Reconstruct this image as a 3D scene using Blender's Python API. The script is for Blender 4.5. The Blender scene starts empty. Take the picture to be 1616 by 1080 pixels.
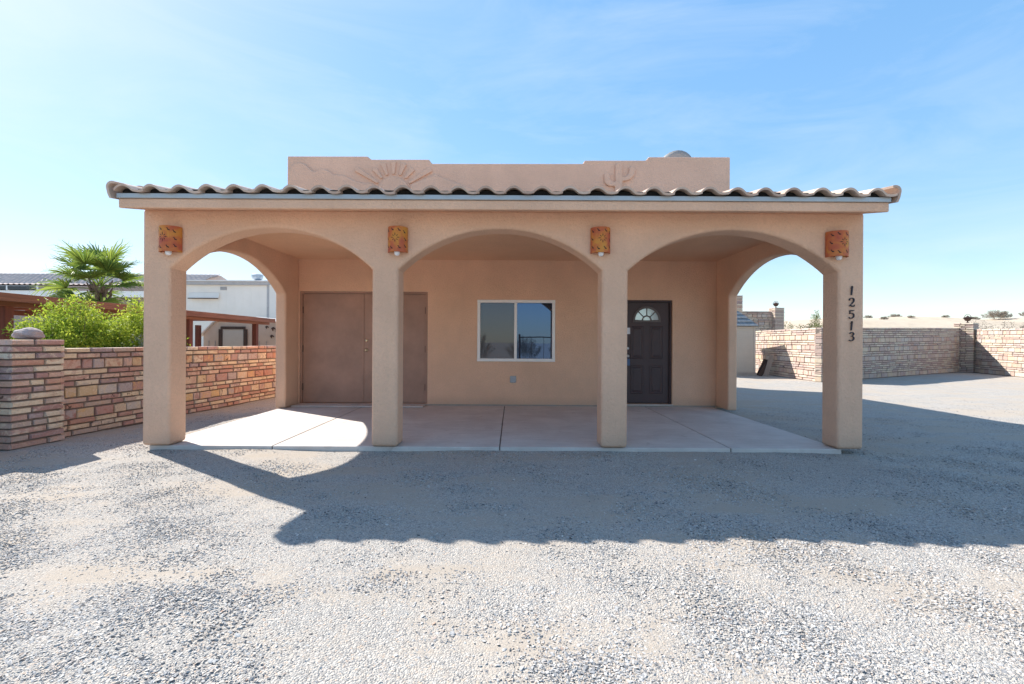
import bpy, bmesh, math, random
import numpy as np
from mathutils import Vector, Matrix, Euler

R = math.radians
scene = bpy.context.scene
COL = scene.collection

# ------------------------------------------------------------------ camera
cam_d = bpy.data.cameras.new('camera')
cam_d.sensor_width = 36.0
cam_d.lens = 16.0
cam_d.clip_start = 0.05
cam_d.clip_end = 3000
cam = bpy.data.objects.new('camera', cam_d)
COL.objects.link(cam)
cam.location = (0, 0, 1.25)
cam.rotation_euler = (Matrix.Rotation(R(90), 3, 'X') @ Matrix.Rotation(R(0.315), 3, 'Z')).to_euler()
scene.camera = cam

# ------------------------------------------------------------------ sky, sun, exposure
SUN_EL, SUN_AZ = R(40.5), R(-56.0)          # azimuth clockwise from +Y
world = bpy.data.worlds.new('World')
scene.world = world
world.use_nodes = True
wn, wl = world.node_tree.nodes, world.node_tree.links
bg = wn['Background']
bg.inputs['Strength'].default_value = 0.1
sky = wn.new('ShaderNodeTexSky')
sky.sky_type = 'NISHITA'
sky.sun_disc = False
sky.sun_elevation = SUN_EL
sky.sun_rotation = SUN_AZ
sky.altitude = 60
sky.air_density = 1.0
sky.dust_density = 0.3
sky.ozone_density = 2.5
wtc = wn.new('ShaderNodeTexCoord')
wmap = wn.new('ShaderNodeMapping')
wmap.inputs['Rotation'].default_value = (0, 0, R(25))
wmap.inputs['Scale'].default_value = (1.1, 2.6, 5.5)
wnz = wn.new('ShaderNodeTexNoise')
wnz.inputs['Scale'].default_value = 1.7
wnz.inputs['Detail'].default_value = 6
wnz.inputs['Roughness'].default_value = 0.62
wnz.inputs['Distortion'].default_value = 0.7
wrm = wn.new('ShaderNodeMapRange')
wrm.inputs['From Min'].default_value = 0.42
wrm.inputs['From Max'].default_value = 0.8
wrm.inputs['To Min'].default_value = 0.0
wrm.inputs['To Max'].default_value = 0.26
wmix = wn.new('ShaderNodeMix')
wmix.data_type = 'RGBA'
wmix.inputs[7].default_value = (3.2, 3.45, 3.65, 1)     # thin cirrus, sunlit white
wl.new(wtc.outputs['Generated'], wmap.inputs['Vector'])
wl.new(wmap.outputs[0], wnz.inputs['Vector'])
wl.new(wnz.outputs[0], wrm.inputs['Value'])
wl.new(wrm.outputs[0], wmix.inputs[0])
wgm = wn.new('ShaderNodeGamma')            # softer contrast between the sky near the sun and away from it
wgm.inputs[1].default_value = 0.38
whs = wn.new('ShaderNodeHueSaturation')
whs.inputs['Saturation'].default_value = 2.1
whs.inputs['Value'].default_value = 1.96
whs.inputs['Hue'].default_value = 0.503
wl.new(sky.outputs[0], wgm.inputs[0])
wl.new(wgm.outputs[0], whs.inputs['Color'])
wl.new(whs.outputs[0], wmix.inputs[6])
wl.new(wmix.outputs[2], bg.inputs['Color'])

sun_d = bpy.data.lights.new('sun', 'SUN')
sun_d.energy = 3.1
sun_d.angle = R(0.5)
sun_d.color = (1.0, 0.945, 0.87)
sun = bpy.data.objects.new('sun', sun_d)
COL.objects.link(sun)
sdir = Vector((math.sin(SUN_AZ) * math.cos(SUN_EL), math.cos(SUN_AZ) * math.cos(SUN_EL), math.sin(SUN_EL)))
sun.rotation_euler = sdir.to_track_quat('Z', 'Y').to_euler()
sun.location = (-20, 15, 25)

vs = scene.view_settings
vs.view_transform = 'Standard'
vs.look = 'None'
vs.gamma = 1
vs.use_curve_mapping = False
vs.exposure = 1.66
scene.render.engine = 'CYCLES'
scene.cycles.use_denoising = True
scene.cycles.max_bounces = 10
scene.cycles.diffuse_bounces = 6

# ------------------------------------------------------------------ helpers
rnd = random.Random(7)


def link(o, parent=None):
    COL.objects.link(o)
    if parent is not None:
        o.parent = parent
    return o


def tag(o, label=None, cat=None, group=None, kind=None):
    if label: o['label'] = label
    if cat: o['category'] = cat
    if group: o['group'] = group
    if kind: o['kind'] = kind
    return o


def empty(name, loc=(0, 0, 0), rz=0.0):
    o = bpy.data.objects.new(name, None)
    o.empty_display_size = 0.2
    o.location = loc
    o.rotation_euler = (0, 0, rz)
    return link(o)


class MB:
    """collects verts and faces"""
    def __init__(s):
        s.v, s.f, s.r = [], [], []

    def add(s, vs_, fs_):
        n = len(s.v)
        s.v += [tuple(p) for p in vs_]
        s.f += [tuple(i + n for i in q) for q in fs_]
        return s

    def box(s, x0, x1, y0, y1, z0, z1):
        return s.add([(x0, y0, z0), (x1, y0, z0), (x1, y1, z0), (x0, y1, z0),
                      (x0, y0, z1), (x1, y0, z1), (x1, y1, z1), (x0, y1, z1)],
                     [(0, 3, 2, 1), (4, 5, 6, 7), (0, 1, 5, 4), (1, 2, 6, 5), (2, 3, 7, 6), (3, 0, 4, 7)])

    def prism(s, poly, d0, d1, axis='y'):
        """poly of 2-D points (x,z) for axis y, (y,z) for axis x, (x,y) for axis z; counter-clockwise"""
        def m(p, d):
            return (p[0], d, p[1]) if axis == 'y' else ((d, p[0], p[1]) if axis == 'x' else (p[0], p[1], d))
        n = len(poly)
        a = [m(p, d0) for p in poly]
        b = [m(p, d1) for p in poly]
        fs = [tuple(range(n)), tuple(range(2 * n - 1, n - 1, -1))]
        for i in range(n):
            j = (i + 1) % n
            fs.append((j, i, i + n, j + n))
        if axis == 'y':
            pass
        return s.add(a + b, fs)

    def tube(s, pts, rad, seg=8, cap=True):
        pts = [Vector(p) for p in pts]
        n = len(pts)
        rads = rad if isinstance(rad, (list, tuple)) else [rad] * n
        vs_, fs_ = [], []
        up = Vector((0, 0, 1))
        for i, p in enumerate(pts):
            d = (pts[min(i + 1, n - 1)] - pts[max(i - 1, 0)]).normalized()
            a = d.cross(up)
            if a.length < 1e-3: a = d.cross(Vector((1, 0, 0)))
            a.normalize(); b = d.cross(a)
            for k in range(seg):
                t = 2 * math.pi * k / seg
                vs_.append(p + (a * math.cos(t) + b * math.sin(t)) * rads[i])
        for i in range(n - 1):
            for k in range(seg):
                k2 = (k + 1) % seg
                fs_.append((i * seg + k, i * seg + k2, (i + 1) * seg + k2, (i + 1) * seg + k))
        if cap:
            fs_.append(tuple(range(seg))[::-1])
            fs_.append(tuple((n - 1) * seg + k for k in range(seg)))
        return s.add(vs_, fs_)

    def lathe(s, prof, c=(0, 0, 0), seg=16, axis='z'):
        vs_, fs_ = [], []
        for (r_, h) in prof:
            for k in range(seg):
                t = 2 * math.pi * k / seg
                q = (r_ * math.cos(t), r_ * math.sin(t), h)
                if axis == 'y': q = (q[0], q[2], q[1])
                vs_.append((c[0] + q[0], c[1] + q[1], c[2] + q[2]))
        for i in range(len(prof) - 1):
            for k in range(seg):
                k2 = (k + 1) % seg
                fs_.append((i * seg + k, i * seg + k2, (i + 1) * seg + k2, (i + 1) * seg + k))
        return s.add(vs_, fs_)

    def mesh(s, name, mat=None, smooth=False):
        me = bpy.data.meshes.new(name)
        me.from_pydata(s.v, [], s.f)
        bm = bmesh.new(); bm.from_mesh(me)
        bmesh.ops.recalc_face_normals(bm, faces=bm.faces)
        bm.to_mesh(me); bm.free()
        if smooth: me.polygons.foreach_set('use_smooth', [True] * len(me.polygons))
        if mat: me.materials.append(mat)
        me.update()
        return me

    def build(s, name, mat, parent=None, bevel=0, seg=2, smooth=False, limit=35):
        o = bpy.data.objects.new(name, s.mesh(name, mat, smooth))
        link(o, parent)
        if bevel:
            b = o.modifiers.new('bevel', 'BEVEL')
            b.width = bevel; b.segments = seg
            b.limit_method = 'ANGLE'; b.angle_limit = R(limit)
        return o


def raw_mesh(name, verts, faces, mat):
    """fast numpy mesh, all faces same size"""
    verts = np.asarray(verts, dtype=np.float32); faces = np.asarray(faces, dtype=np.int32)
    me = bpy.data.meshes.new(name)
    nf, k = faces.shape
    me.vertices.add(len(verts)); me.vertices.foreach_set('co', verts.ravel())
    me.loops.add(nf * k); me.loops.foreach_set('vertex_index', faces.ravel())
    me.polygons.add(nf); me.polygons.foreach_set('loop_start', np.arange(0, nf * k, k, dtype=np.int32))
    try:
        me.polygons.foreach_set('loop_total', np.full(nf, k, dtype=np.int32))
    except Exception:
        pass
    me.update(calc_edges=True)
    me.validate()
    if mat: me.materials.append(mat)
    return me


# ------------------------------------------------------------------ materials
class NT:
    def __init__(s, name):
        s.m = bpy.data.materials.new(name); s.m.use_nodes = True
        s.n = s.m.node_tree.nodes; s.l = s.m.node_tree.links
        s.p = s.n['Principled BSDF']

    def new(s, t, **kw):
        nd = s.n.new(t)
        for k, v in kw.items():
            setattr(nd, k, v)
        return nd

    def to(s, a, b): s.l.new(a, b)

    def coord(s, kind='Object', scale=(1, 1, 1), rot=(0, 0, 0)):
        tc = s.new('ShaderNodeTexCoord'); mp = s.new('ShaderNodeMapping')
        mp.inputs['Scale'].default_value = scale
        mp.inputs['Rotation'].default_value = rot
        s.to(tc.outputs[kind], mp.inputs['Vector'])
        return mp.outputs[0]

    def noise(s, vec, scale, detail=4, rough=0.6, dist=0.0):
        n = s.new('ShaderNodeTexNoise')
        n.inputs['Scale'].default_value = scale; n.inputs['Detail'].default_value = detail
        n.inputs['Roughness'].default_value = rough; n.inputs['Distortion'].default_value = dist
        if vec is not None: s.to(vec, n.inputs['Vector'])
        return n.outputs[0]

    def vor(s, vec, scale, feature='F1', out='Distance', rand=1.0):
        n = s.new('ShaderNodeTexVoronoi'); n.feature = feature
        n.inputs['Scale'].default_value = scale
        n.inputs['Randomness'].default_value = rand
        if vec is not None: s.to(vec, n.inputs['Vector'])
        return n.outputs[out]

    def ramp(s, fac, stops, interp='LINEAR'):
        r = s.new('ShaderNodeValToRGB'); r.color_ramp.interpolation = interp
        e = r.color_ramp.elements
        while len(e) < len(stops): e.new(0.5)
        for el, (pos, c) in zip(e, stops):
            el.position = pos
            el.color = (c[0], c[1], c[2], 1) if not isinstance(c, (int, float)) else (c, c, c, 1)
        s.to(fac, r.inputs[0])
        return r.outputs[0]

    def rng(s, v, a, b, c=0, d=1):
        r = s.new('ShaderNodeMapRange')
        for k, x in zip(('From Min', 'From Max', 'To Min', 'To Max'), (a, b, c, d)): r.inputs[k].default_value = x
        s.to(v, r.inputs['Value'])
        return r.outputs[0]

    def math(s, op, a, b=None):
        m_ = s.new('ShaderNodeMath'); m_.operation = op
        for i, x in enumerate((a, b)):
            if x is None: continue
            if isinstance(x, (int, float)): m_.inputs[i].default_value = x
            else: s.to(x, m_.inputs[i])
        return m_.outputs[0]

    def mix(s, fac, a, b, blend='MIX'):
        m_ = s.new('ShaderNodeMix'); m_.data_type = 'RGBA'; m_.blend_type = blend
        for i, x in ((0, fac), (6, a), (7, b)):
            if isinstance(x, (int, float)): m_.inputs[i].default_value = x
            elif isinstance(x, tuple): m_.inputs[i].default_value = (*x, 1) if len(x) == 3 else x
            else: s.to(x, m_.inputs[i])
        return m_.outputs[2]

    def bump(s, h, strength=0.3, dist=0.01, prev=None):
        b = s.new('ShaderNodeBump')
        b.inputs['Strength'].default_value = strength; b.inputs['Distance'].default_value = dist
        s.to(h, b.inputs['Height'])
        if prev is not None: s.to(prev, b.inputs['Normal'])
        return b.outputs[0]

    def done(s, color=None, rough=0.8, normal=None, metal=0.0, spec=None):
        if color is not None:
            if isinstance(color, tuple): s.p.inputs['Base Color'].default_value = (*color, 1)
            else: s.to(color, s.p.inputs['Base Color'])
        if isinstance(rough, (int, float)): s.p.inputs['Roughness'].default_value = rough
        else: s.to(rough, s.p.inputs['Roughness'])
        s.p.inputs['Metallic'].default_value = metal
        if spec is not None: s.p.inputs['Specular IOR Level'].default_value = spec
        if normal is not None: s.to(normal, s.p.inputs['Normal'])
        return s.m


def mat_stucco(name, base, var=0.10, grain=1.0):
    t = NT(name)
    v = t.coord()
    n1 = t.noise(v, 1.1, 5, 0.6)
    n2 = t.noise(v, 130, 3, 0.7)
    n3 = t.noise(v, 38, 4, 0.65)
    lo = tuple(c * (1 - var) for c in base); hi = tuple(min(1, c * (1 + var * 0.8)) for c in base)
    c = t.ramp(n1, [(0.32, lo), (0.68, hi)])
    c = t.mix(t.rng(n3, 0.40, 0.66, 0, 0.36), c, tuple(x * 0.82 for x in base))
    c = t.mix(t.rng(n2, 0.42, 0.62, 0, 0.22), c, tuple(min(1, x * 1.2) for x in base))
    vv = t.coord(scale=(2.2, 2.2, 0.5)); n5 = t.noise(vv, 1.5, 5, 0.65)
    c = t.mix(t.rng(n5, 0.52, 0.78, 0, 0.30), c, tuple(x * 0.80 for x in base))
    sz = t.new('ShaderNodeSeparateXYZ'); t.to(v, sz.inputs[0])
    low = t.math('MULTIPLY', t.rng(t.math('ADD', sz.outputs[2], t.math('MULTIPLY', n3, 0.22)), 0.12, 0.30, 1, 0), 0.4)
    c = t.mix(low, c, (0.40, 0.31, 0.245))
    h = t.math('ADD', t.math('MULTIPLY', n2, 0.45), n3)
    return t.done(c, 0.92, t.bump(h, 1.0 * grain, 0.02), spec=0.2)


def mat_plain(name, base, rough=0.6, metal=0.0, var=0.12, scale=6, bump=0.0, bscale=60, spec=None):
    t = NT(name)
    v = t.coord()
    n1 = t.noise(v, scale, 5, 0.62)
    lo = tuple(c * (1 - var) for c in base); hi = tuple(min(1, c * (1 + var)) for c in base)
    c = t.ramp(n1, [(0.3, lo), (0.7, hi)])
    nb = None
    if bump: nb = t.bump(t.noise(v, bscale, 4, 0.6), bump, 0.01)
    return t.done(c, rough, nb, metal, spec)


def mat_stone(name, pal, streak, attr=False, gain=1.0):
    """each stone takes a colour of the palette; streaks and blotches within the stone"""
    t = NT(name)
    if attr:
        a = t.new('ShaderNodeAttribute'); a.attribute_name = 'stone'; rn = a.outputs['Fac']
    else:
        rn = t.new('ShaderNodeObjectInfo').outputs['Random']
    tc = t.new('ShaderNodeTexCoord')
    geo = t.new('ShaderNodeNewGeometry')
    off = t.new('ShaderNodeVectorMath'); off.operation = 'SCALE'
    comb = t.new('ShaderNodeCombineXYZ')
    for i in range(3): t.to(t.math('MULTIPLY', rn, 37.0 + 11 * i), comb.inputs[i])
    add = t.new('ShaderNodeVectorMath'); add.operation = 'ADD'
    t.to(geo.outputs['Position'], add.inputs[0]); t.to(comb.outputs[0], add.inputs[1])
    v = add.outputs[0]
    n = len(pal)
    c = t.ramp(rn, [(i / n, tuple(x * gain for x in p)) for i, p in enumerate(pal)], 'CONSTANT')
    n1 = t.noise(v, 9, 5, 0.65, 1.2)
    rn2 = t.math('FRACT', t.math('MULTIPLY', rn, 17.37))
    c2 = t.ramp(rn2, [(i / len(streak), tuple(x * gain for x in p)) for i, p in enumerate(streak)], 'CONSTANT')
    c = t.mix(t.rng(n1, 0.47, 0.64, 0, 0.75), c, c2)
    n3 = t.noise(v, 5, 3, 0.5, 2.5)
    dk = t.math('MULTIPLY', t.rng(n3, 0.64, 0.7, 0, 0.8), t.rng(rn2, 0.55, 0.6))
    c = t.mix(dk, c, (0.05, 0.035, 0.03))
    n2 = t.noise(v, 45, 4, 0.7)
    c = t.mix(t.rng(n2, 0.35, 0.7, 0, 0.4), c, t.mix(1.0, c, (0.55, 0.5, 0.48), 'MULTIPLY'))
    return t.done(c, 0.88, t.bump(t.math('ADD', n2, n1), 0.6, 0.012), spec=0.25)


def mat_wood(name, base, dark, axis=0, scale=1.0, rough=0.75):
    t = NT(name)
    sc = [14, 14, 14]; sc[axis] = 0.9
    v = t.coord(scale=tuple(x * scale for x in sc))
    oi = t.new('ShaderNodeObjectInfo')
    n1 = t.noise(v, 1.0, 6, 0.65, 0.6)
    n2 = t.noise(v, 5.0, 3, 0.7)
    c = t.ramp(n1, [(0.3, dark), (0.65, base)])
    c = t.mix(t.math('MULTIPLY', oi.outputs['Random'], 0.4), c, dark)
    return t.done(c, rough, t.bump(n2, 0.3, 0.004), spec=0.3)


M = {}
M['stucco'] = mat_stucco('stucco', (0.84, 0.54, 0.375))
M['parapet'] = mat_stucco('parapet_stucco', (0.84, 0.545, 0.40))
M['ceiling'] = mat_stucco('ceiling_stucco', (0.82, 0.50, 0.32), 0.06)
M['dark_cavity'] = mat_plain('felt_and_cavity_shade', (0.012, 0.012, 0.013), 0.95)  # black felt colour that also paints the shade of open cavities

# concrete
t = NT('concrete')
v = t.coord()
n1 = t.noise(v, 1.6, 6, 0.65, 0.4); n2 = t.noise(v, 14, 5, 0.7); n3 = t.noise(v, 160, 3, 0.6)
vs2 = t.coord(scale=(0.7, 6, 1)); n4 = t.noise(vs2, 3.0, 4, 0.6)
c = t.ramp(n1, [(0.3, (0.50, 0.455, 0.425)), (0.7, (0.64, 0.60, 0.56))])
c = t.mix(t.rng(n4, 0.45, 0.75, 0, 0.35), c, (0.37, 0.315, 0.275))
c = t.mix(t.rng(n2, 0.55, 0.75, 0, 0.4), c, (0.42, 0.37, 0.335))
c = t.mix(t.rng(n3, 0.5, 0.7, 0, 0.2), c, (0.6, 0.56, 0.52))
sp = t.noise(v, 3.3, 4, 0.6, 1.5)
c = t.mix(t.rng(sp, 0.62, 0.72, 0, 0.45), c, (0.33, 0.27, 0.235))
M['concrete'] = t.done(c, 0.85, t.bump(t.math('ADD', n3, n2), 0.25, 0.004), spec=0.3)
M['joint'] = mat_plain('joint_filler', (0.13, 0.105, 0.085), 0.95, scale=40, var=0.4)

# gravel ground
t = NT('gravel_ground')
v = t.coord()
patch = t.noise(v, 0.75, 6, 0.62, 0.5)
vstreak = t.coord(scale=(0.35, 1.7, 1), rot=(0, 0, R(-18)))
streak = t.noise(vstreak, 1.3, 5, 0.6, 0.3)
pf = t.rng(t.math('ADD', patch, streak), 0.92, 1.12, 0, 1)
cell = t.vor(v, 105, 'F1', 'Color'); cd = t.vor(v, 105)
cell2 = t.vor(v, 190, 'F1', 'Color'); cd2 = t.vor(v, 190)
sep = t.new('ShaderNodeSeparateColor'); t.to(cell, sep.inputs[0])
sep2 = t.new('ShaderNodeSeparateColor'); t.to(cell2, sep2.inputs[0])
peb = t.ramp(sep.outputs[0], [(0, (0.24, 0.235, 0.23)), (0.12, (0.34, 0.33, 0.315)), (0.4, (0.44, 0.425, 0.40)), (0.7, (0.54, 0.52, 0.48)), (0.9, (0.52, 0.42, 0.34)), (1, (0.66, 0.63, 0.59))])
peb2 = t.ramp(sep2.outputs[1], [(0, (0.22, 0.215, 0.21)), (0.35, (0.42, 0.40, 0.375)), (0.8, (0.56, 0.53, 0.48)), (1, (0.62, 0.55, 0.48))])
peb = t.mix(t.rng(sep.outputs[1], 0.5, 0.52), peb, peb2)
fine = t.noise(v, 260, 3, 0.7)
sand = t.ramp(fine, [(0.3, (0.38, 0.325, 0.265)), (0.7, (0.49, 0.43, 0.36))])
broad = t.noise(v, 0.23, 3, 0.5)
far_sand = t.rng(broad, 0.5, 0.66, 0, 0.35)
fac = t.math('MAXIMUM', t.math('MULTIPLY', pf, 0.85), far_sand)
c = t.mix(fac, peb, sand)
hgt = t.mix(fac, t.math('SUBTRACT', 1.0, t.math('ADD', t.math('MULTIPLY', cd, 1.0), t.math('MULTIPLY', cd2, 0.5))), t.math('MULTIPLY', fine, 0.35))
c = t.mix(1.0, c, (0.86, 0.85, 0.84), 'MULTIPLY')
M['ground'] = t.done(c, 0.95, t.bump(hgt, 0.8, 0.009), spec=0.15)

t = NT('pebble')
oi = t.new('ShaderNodeObjectInfo')
c = t.ramp(oi.outputs['Random'], [(0, (0.07, 0.073, 0.08)), (0.10, (0.20, 0.20, 0.205)), (0.28, (0.33, 0.325, 0.32)), (0.55, (0.44, 0.43, 0.415)), (0.78, (0.54, 0.52, 0.49)), (0.9, (0.48, 0.39, 0.32)), (0.97, (0.62, 0.60, 0.57)), (1, (0.38, 0.27, 0.21))])
v = t.coord()
c = t.mix(t.rng(t.noise(v, 180, 3), 0.4, 0.7, 0, 0.35), c, t.mix(1.0, c, (0.6, 0.58, 0.56), 'MULTIPLY'))
M['pebble'] = t.done(c, 0.85, spec=0.25)

# sand hill
t = NT('desert_sand')
v = t.coord()
n1 = t.noise(v, 0.06, 6, 0.65, 0.3); n2 = t.noise(v, 0.9, 5, 0.7)
c = t.ramp(n1, [(0.3, (0.46, 0.37, 0.275)), (0.7, (0.56, 0.475, 0.37))])
c = t.mix(t.rng(n2, 0.5, 0.72, 0, 0.4), c, (0.36, 0.30, 0.22))
M['sand'] = t.done(c, 0.95, t.bump(n2, 0.5, 0.25), spec=0.1)

# roof tile
t = NT('roof_tile')
oi = t.new('ShaderNodeObjectInfo')
v = t.coord()
n1 = t.noise(v, 12, 5, 0.65); n2 = t.noise(v, 120, 3, 0.6)
c = t.ramp(oi.outputs['Random'], [(0, (0.40, 0.285, 0.23)), (0.35, (0.56, 0.43, 0.35)), (0.6, (0.50, 0.355, 0.28)), (0.8, (0.60, 0.48, 0.40)), (1, (0.46, 0.33, 0.275))])
c = t.mix(t.rng(n1, 0.45, 0.7, 0, 0.5), c, (0.50, 0.42, 0.345))
M['tile'] = t.done(c, 0.85, t.bump(n2, 0.4, 0.004), spec=0.3)

M['drip'] = mat_plain('galvanised_drip_edge', (0.40, 0.43, 0.45), 0.45, 0.6, 0.1, 3)
M['door_brown'] = mat_plain('brown_door_paint', (0.35, 0.205, 0.15), 0.5, 0, 0.18, 2.2, 0.05, 30)
M['door_dark'] = mat_plain('dark_door_paint', (0.06, 0.037, 0.04), 0.5, 0, 0.1, 3, 0.06, 60)
M['door_trim'] = mat_plain('fanlight_trim', (0.12, 0.10, 0.095), 0.5)
M['vinyl'] = mat_plain('white_vinyl', (0.86, 0.85, 0.83), 0.4, 0, 0.03)
M['brass'] = mat_plain('satin_brass', (0.72, 0.60, 0.40), 0.3, 0.9, 0.05)
M['steel'] = mat_plain('brushed_steel', (0.62, 0.61, 0.60), 0.32, 0.9, 0.06)
M['hinge'] = mat_plain('hinge_bronze', (0.10, 0.06, 0.045), 0.5, 0.4)
M['grey_plastic'] = mat_plain('grey_plastic', (0.36, 0.40, 0.44), 0.5)
M['paper'] = mat_plain('white_paper', (0.75, 0.74, 0.76), 0.7)
M['blue_lockbox'] = mat_plain('lockbox_blue', (0.05, 0.11, 0.24), 0.4)
M['digit'] = mat_plain('number_black', (0.03, 0.027, 0.04), 0.4, 0.3)
M['dish'] = mat_plain('dish_grey', (0.27, 0.27, 0.265), 0.55)
M['metal_dark'] = mat_plain('rusty_dark_metal', (0.075, 0.045, 0.035), 0.6, 0.5, 0.3, 20)
M['mortar'] = mat_plain('mortar', (0.19, 0.155, 0.13), 0.95, 0, 0.25, 25, 0.5, 120)
M['bulb'] = mat_plain('bulb_glass', (0.82, 0.82, 0.84), 0.25)

# glass: dark room behind, mirror-like coated face
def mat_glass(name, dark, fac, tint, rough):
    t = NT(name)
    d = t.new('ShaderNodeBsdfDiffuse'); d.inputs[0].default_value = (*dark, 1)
    g = t.new('ShaderNodeBsdfGlossy'); g.inputs['Color'].default_value = (*tint, 1); g.inputs['Roughness'].default_value = rough
    v = t.coord()
    b = t.bump(t.noise(v, 1.7, 2, 0.4), 0.03, 0.02)
    t.to(b, g.inputs['Normal'])
    fr = t.new('ShaderNodeFresnel'); fr.inputs[0].default_value = 1.5
    mx = t.new('ShaderNodeMixShader')
    t.to(t.math('ADD', fr.outputs[0], fac), mx.inputs[0])
    t.to(d.outputs[0], mx.inputs[1]); t.to(g.outputs[0], mx.inputs[2])
    t.to(mx.outputs[0], t.n['Material Output'].inputs['Surface'])
    return t.m

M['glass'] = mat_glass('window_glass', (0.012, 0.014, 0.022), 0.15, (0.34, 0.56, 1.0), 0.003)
M['glass_scr'] = mat_glass('screened_glass', (0.05, 0.048, 0.05), 0.05, (0.7, 0.78, 0.95), 0.01)
M['glass_fan'] = mat_glass('fanlight_glass', (0.46, 0.58, 0.62), 0.2, (0.9, 1.0, 1.0), 0.12)

# terracotta sconce shade
t = NT('painted_terracotta')
oi = t.new('ShaderNodeObjectInfo')
tc = t.new('ShaderNodeTexCoord')
add = t.new('ShaderNodeVectorMath'); add.operation = 'ADD'
cb = t.new('ShaderNodeCombineXYZ')
geo = t.new('ShaderNodeNewGeometry')
for i in range(3): t.to(t.math('MULTIPLY', oi.outputs['Random'], 19.0), cb.inputs[i])
t.to(geo.outputs['Position'], add.inputs[0]); t.to(cb.outputs[0], add.inputs[1])
n1 = t.noise(add.outputs[0], 8, 3, 0.5, 0.5)
c = t.ramp(n1, [(0.3, (0.40, 0.075, 0.045)), (0.46, (0.48, 0.125, 0.045)), (0.6, (0.56, 0.22, 0.04)), (0.78, (0.52, 0.29, 0.05))])
n2 = t.noise(add.outputs[0], 60, 4, 0.6)
M['terracotta'] = t.done(c, 0.6, t.bump(n2, 0.25, 0.004), spec=0.35)
M['cut'] = mat_plain('cutout_dark', (0.045, 0.022, 0.02), 0.9)

# stones of the garden walls
thin_pal = [(0.64, 0.52, 0.36), (0.46, 0.27, 0.21), (0.60, 0.48, 0.34), (0.40, 0.215, 0.19), (0.68, 0.57, 0.41), (0.47, 0.35, 0.28), (0.50, 0.25, 0.17), (0.64, 0.50, 0.32), (0.36, 0.245, 0.24), (0.66, 0.55, 0.39), (0.56, 0.36, 0.27), (0.43, 0.23, 0.20)]
thin_str = [(0.54, 0.34, 0.22), (0.44, 0.22, 0.17), (0.66, 0.54, 0.38), (0.42, 0.34, 0.32)]
big_pal = [(0.46, 0.22, 0.16), (0.56, 0.39, 0.20), (0.48, 0.43, 0.39), (0.42, 0.25, 0.22), (0.60, 0.48, 0.33), (0.50, 0.28, 0.18), (0.40, 0.33, 0.32), (0.56, 0.40, 0.26), (0.44, 0.24, 0.20), (0.52, 0.33, 0.25)]
big_str = [(0.60, 0.38, 0.14), (0.38, 0.15, 0.11), (0.56, 0.52, 0.46), (0.52, 0.27, 0.13), (0.34, 0.27, 0.26), (0.62, 0.50, 0.34)]
desat = lambda P_, k=0.2: [tuple(c * (1 - k) + k * (0.34 * p[0] + 0.5 * p[1] + 0.16 * p[2]) * 1.08 for c in p) for p in P_]
thin_pal, thin_str, big_pal, big_str = desat(thin_pal), desat(thin_str), desat(big_pal, 0.22), desat(big_str, 0.1)
M['thin'] = mat_stone('thin_stone', thin_pal, thin_str, gain=1.12)
M['big'] = mat_stone('square_stone', big_pal, big_str, gain=1.15)
M['thin_a'] = mat_stone('thin_stone_joined', thin_pal, thin_str, True)
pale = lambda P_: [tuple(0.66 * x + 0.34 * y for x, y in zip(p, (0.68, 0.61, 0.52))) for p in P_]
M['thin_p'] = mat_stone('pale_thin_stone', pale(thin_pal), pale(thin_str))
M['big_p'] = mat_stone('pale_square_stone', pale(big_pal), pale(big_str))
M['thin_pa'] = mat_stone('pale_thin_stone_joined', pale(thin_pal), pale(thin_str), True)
M['rock'] = mat_plain('grey_rock', (0.34, 0.29, 0.28), 0.9, 0, 0.25, 9, 0.7, 30)

M['redwood'] = mat_wood('red_stained_wood', (0.32, 0.135, 0.08), (0.15, 0.06, 0.04), 1)
M['redwood_x'] = mat_wood('red_stained_boards', (0.40, 0.13, 0.06), (0.18, 0.055, 0.03), 0)
M['redwood_z'] = mat_wood('red_stained_posts', (0.22, 0.065, 0.038), (0.09, 0.028, 0.02), 2)
M['brownwood'] = mat_wood('dark_brown_wood', (0.10, 0.065, 0.048), (0.05, 0.03, 0.022), 2)
M['greywood'] = mat_wood('weathered_plank', (0.36, 0.31, 0.26), (0.2, 0.165, 0.14), 2)
M['white_siding'] = mat_plain('white_siding', (0.82, 0.78, 0.71), 0.55, 0, 0.04, 1.2)
M['white_roof'] = mat_plain('white_coated_roof', (0.76, 0.75, 0.73), 0.6, 0, 0.05, 2)
M['trim_grey'] = mat_plain('grey_trim', (0.42, 0.41, 0.41), 0.6)
M['galv'] = mat_plain('galvanised_sheet', (0.40, 0.45, 0.50), 0.45, 0.6, 0.15, 8)
M['beige_shed'] = mat_plain('beige_shed_panel', (0.50, 0.385, 0.295), 0.75, 0, 0.08, 3)
M['shed_tan'] = mat_plain('tan_resin', (0.46, 0.41, 0.345), 0.6, 0, 0.05, 3)
M['shed_trim'] = mat_plain('taupe_trim', (0.34, 0.30, 0.26), 0.6)
M['shingle'] = mat_plain('grey_shingle', (0.20, 0.22, 0.235), 0.8, 0, 0.25, 8)
M['far_tile'] = mat_plain('weathered_roof_tile', (0.62, 0.48, 0.42), 0.85, 0, 0.2, 2.5)
M['far_stucco'] = mat_stucco('mauve_stucco', (0.42, 0.32, 0.28), 0.08)
M['solar'] = mat_plain('solar_panel', (0.02, 0.024, 0.034), 0.25)


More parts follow.
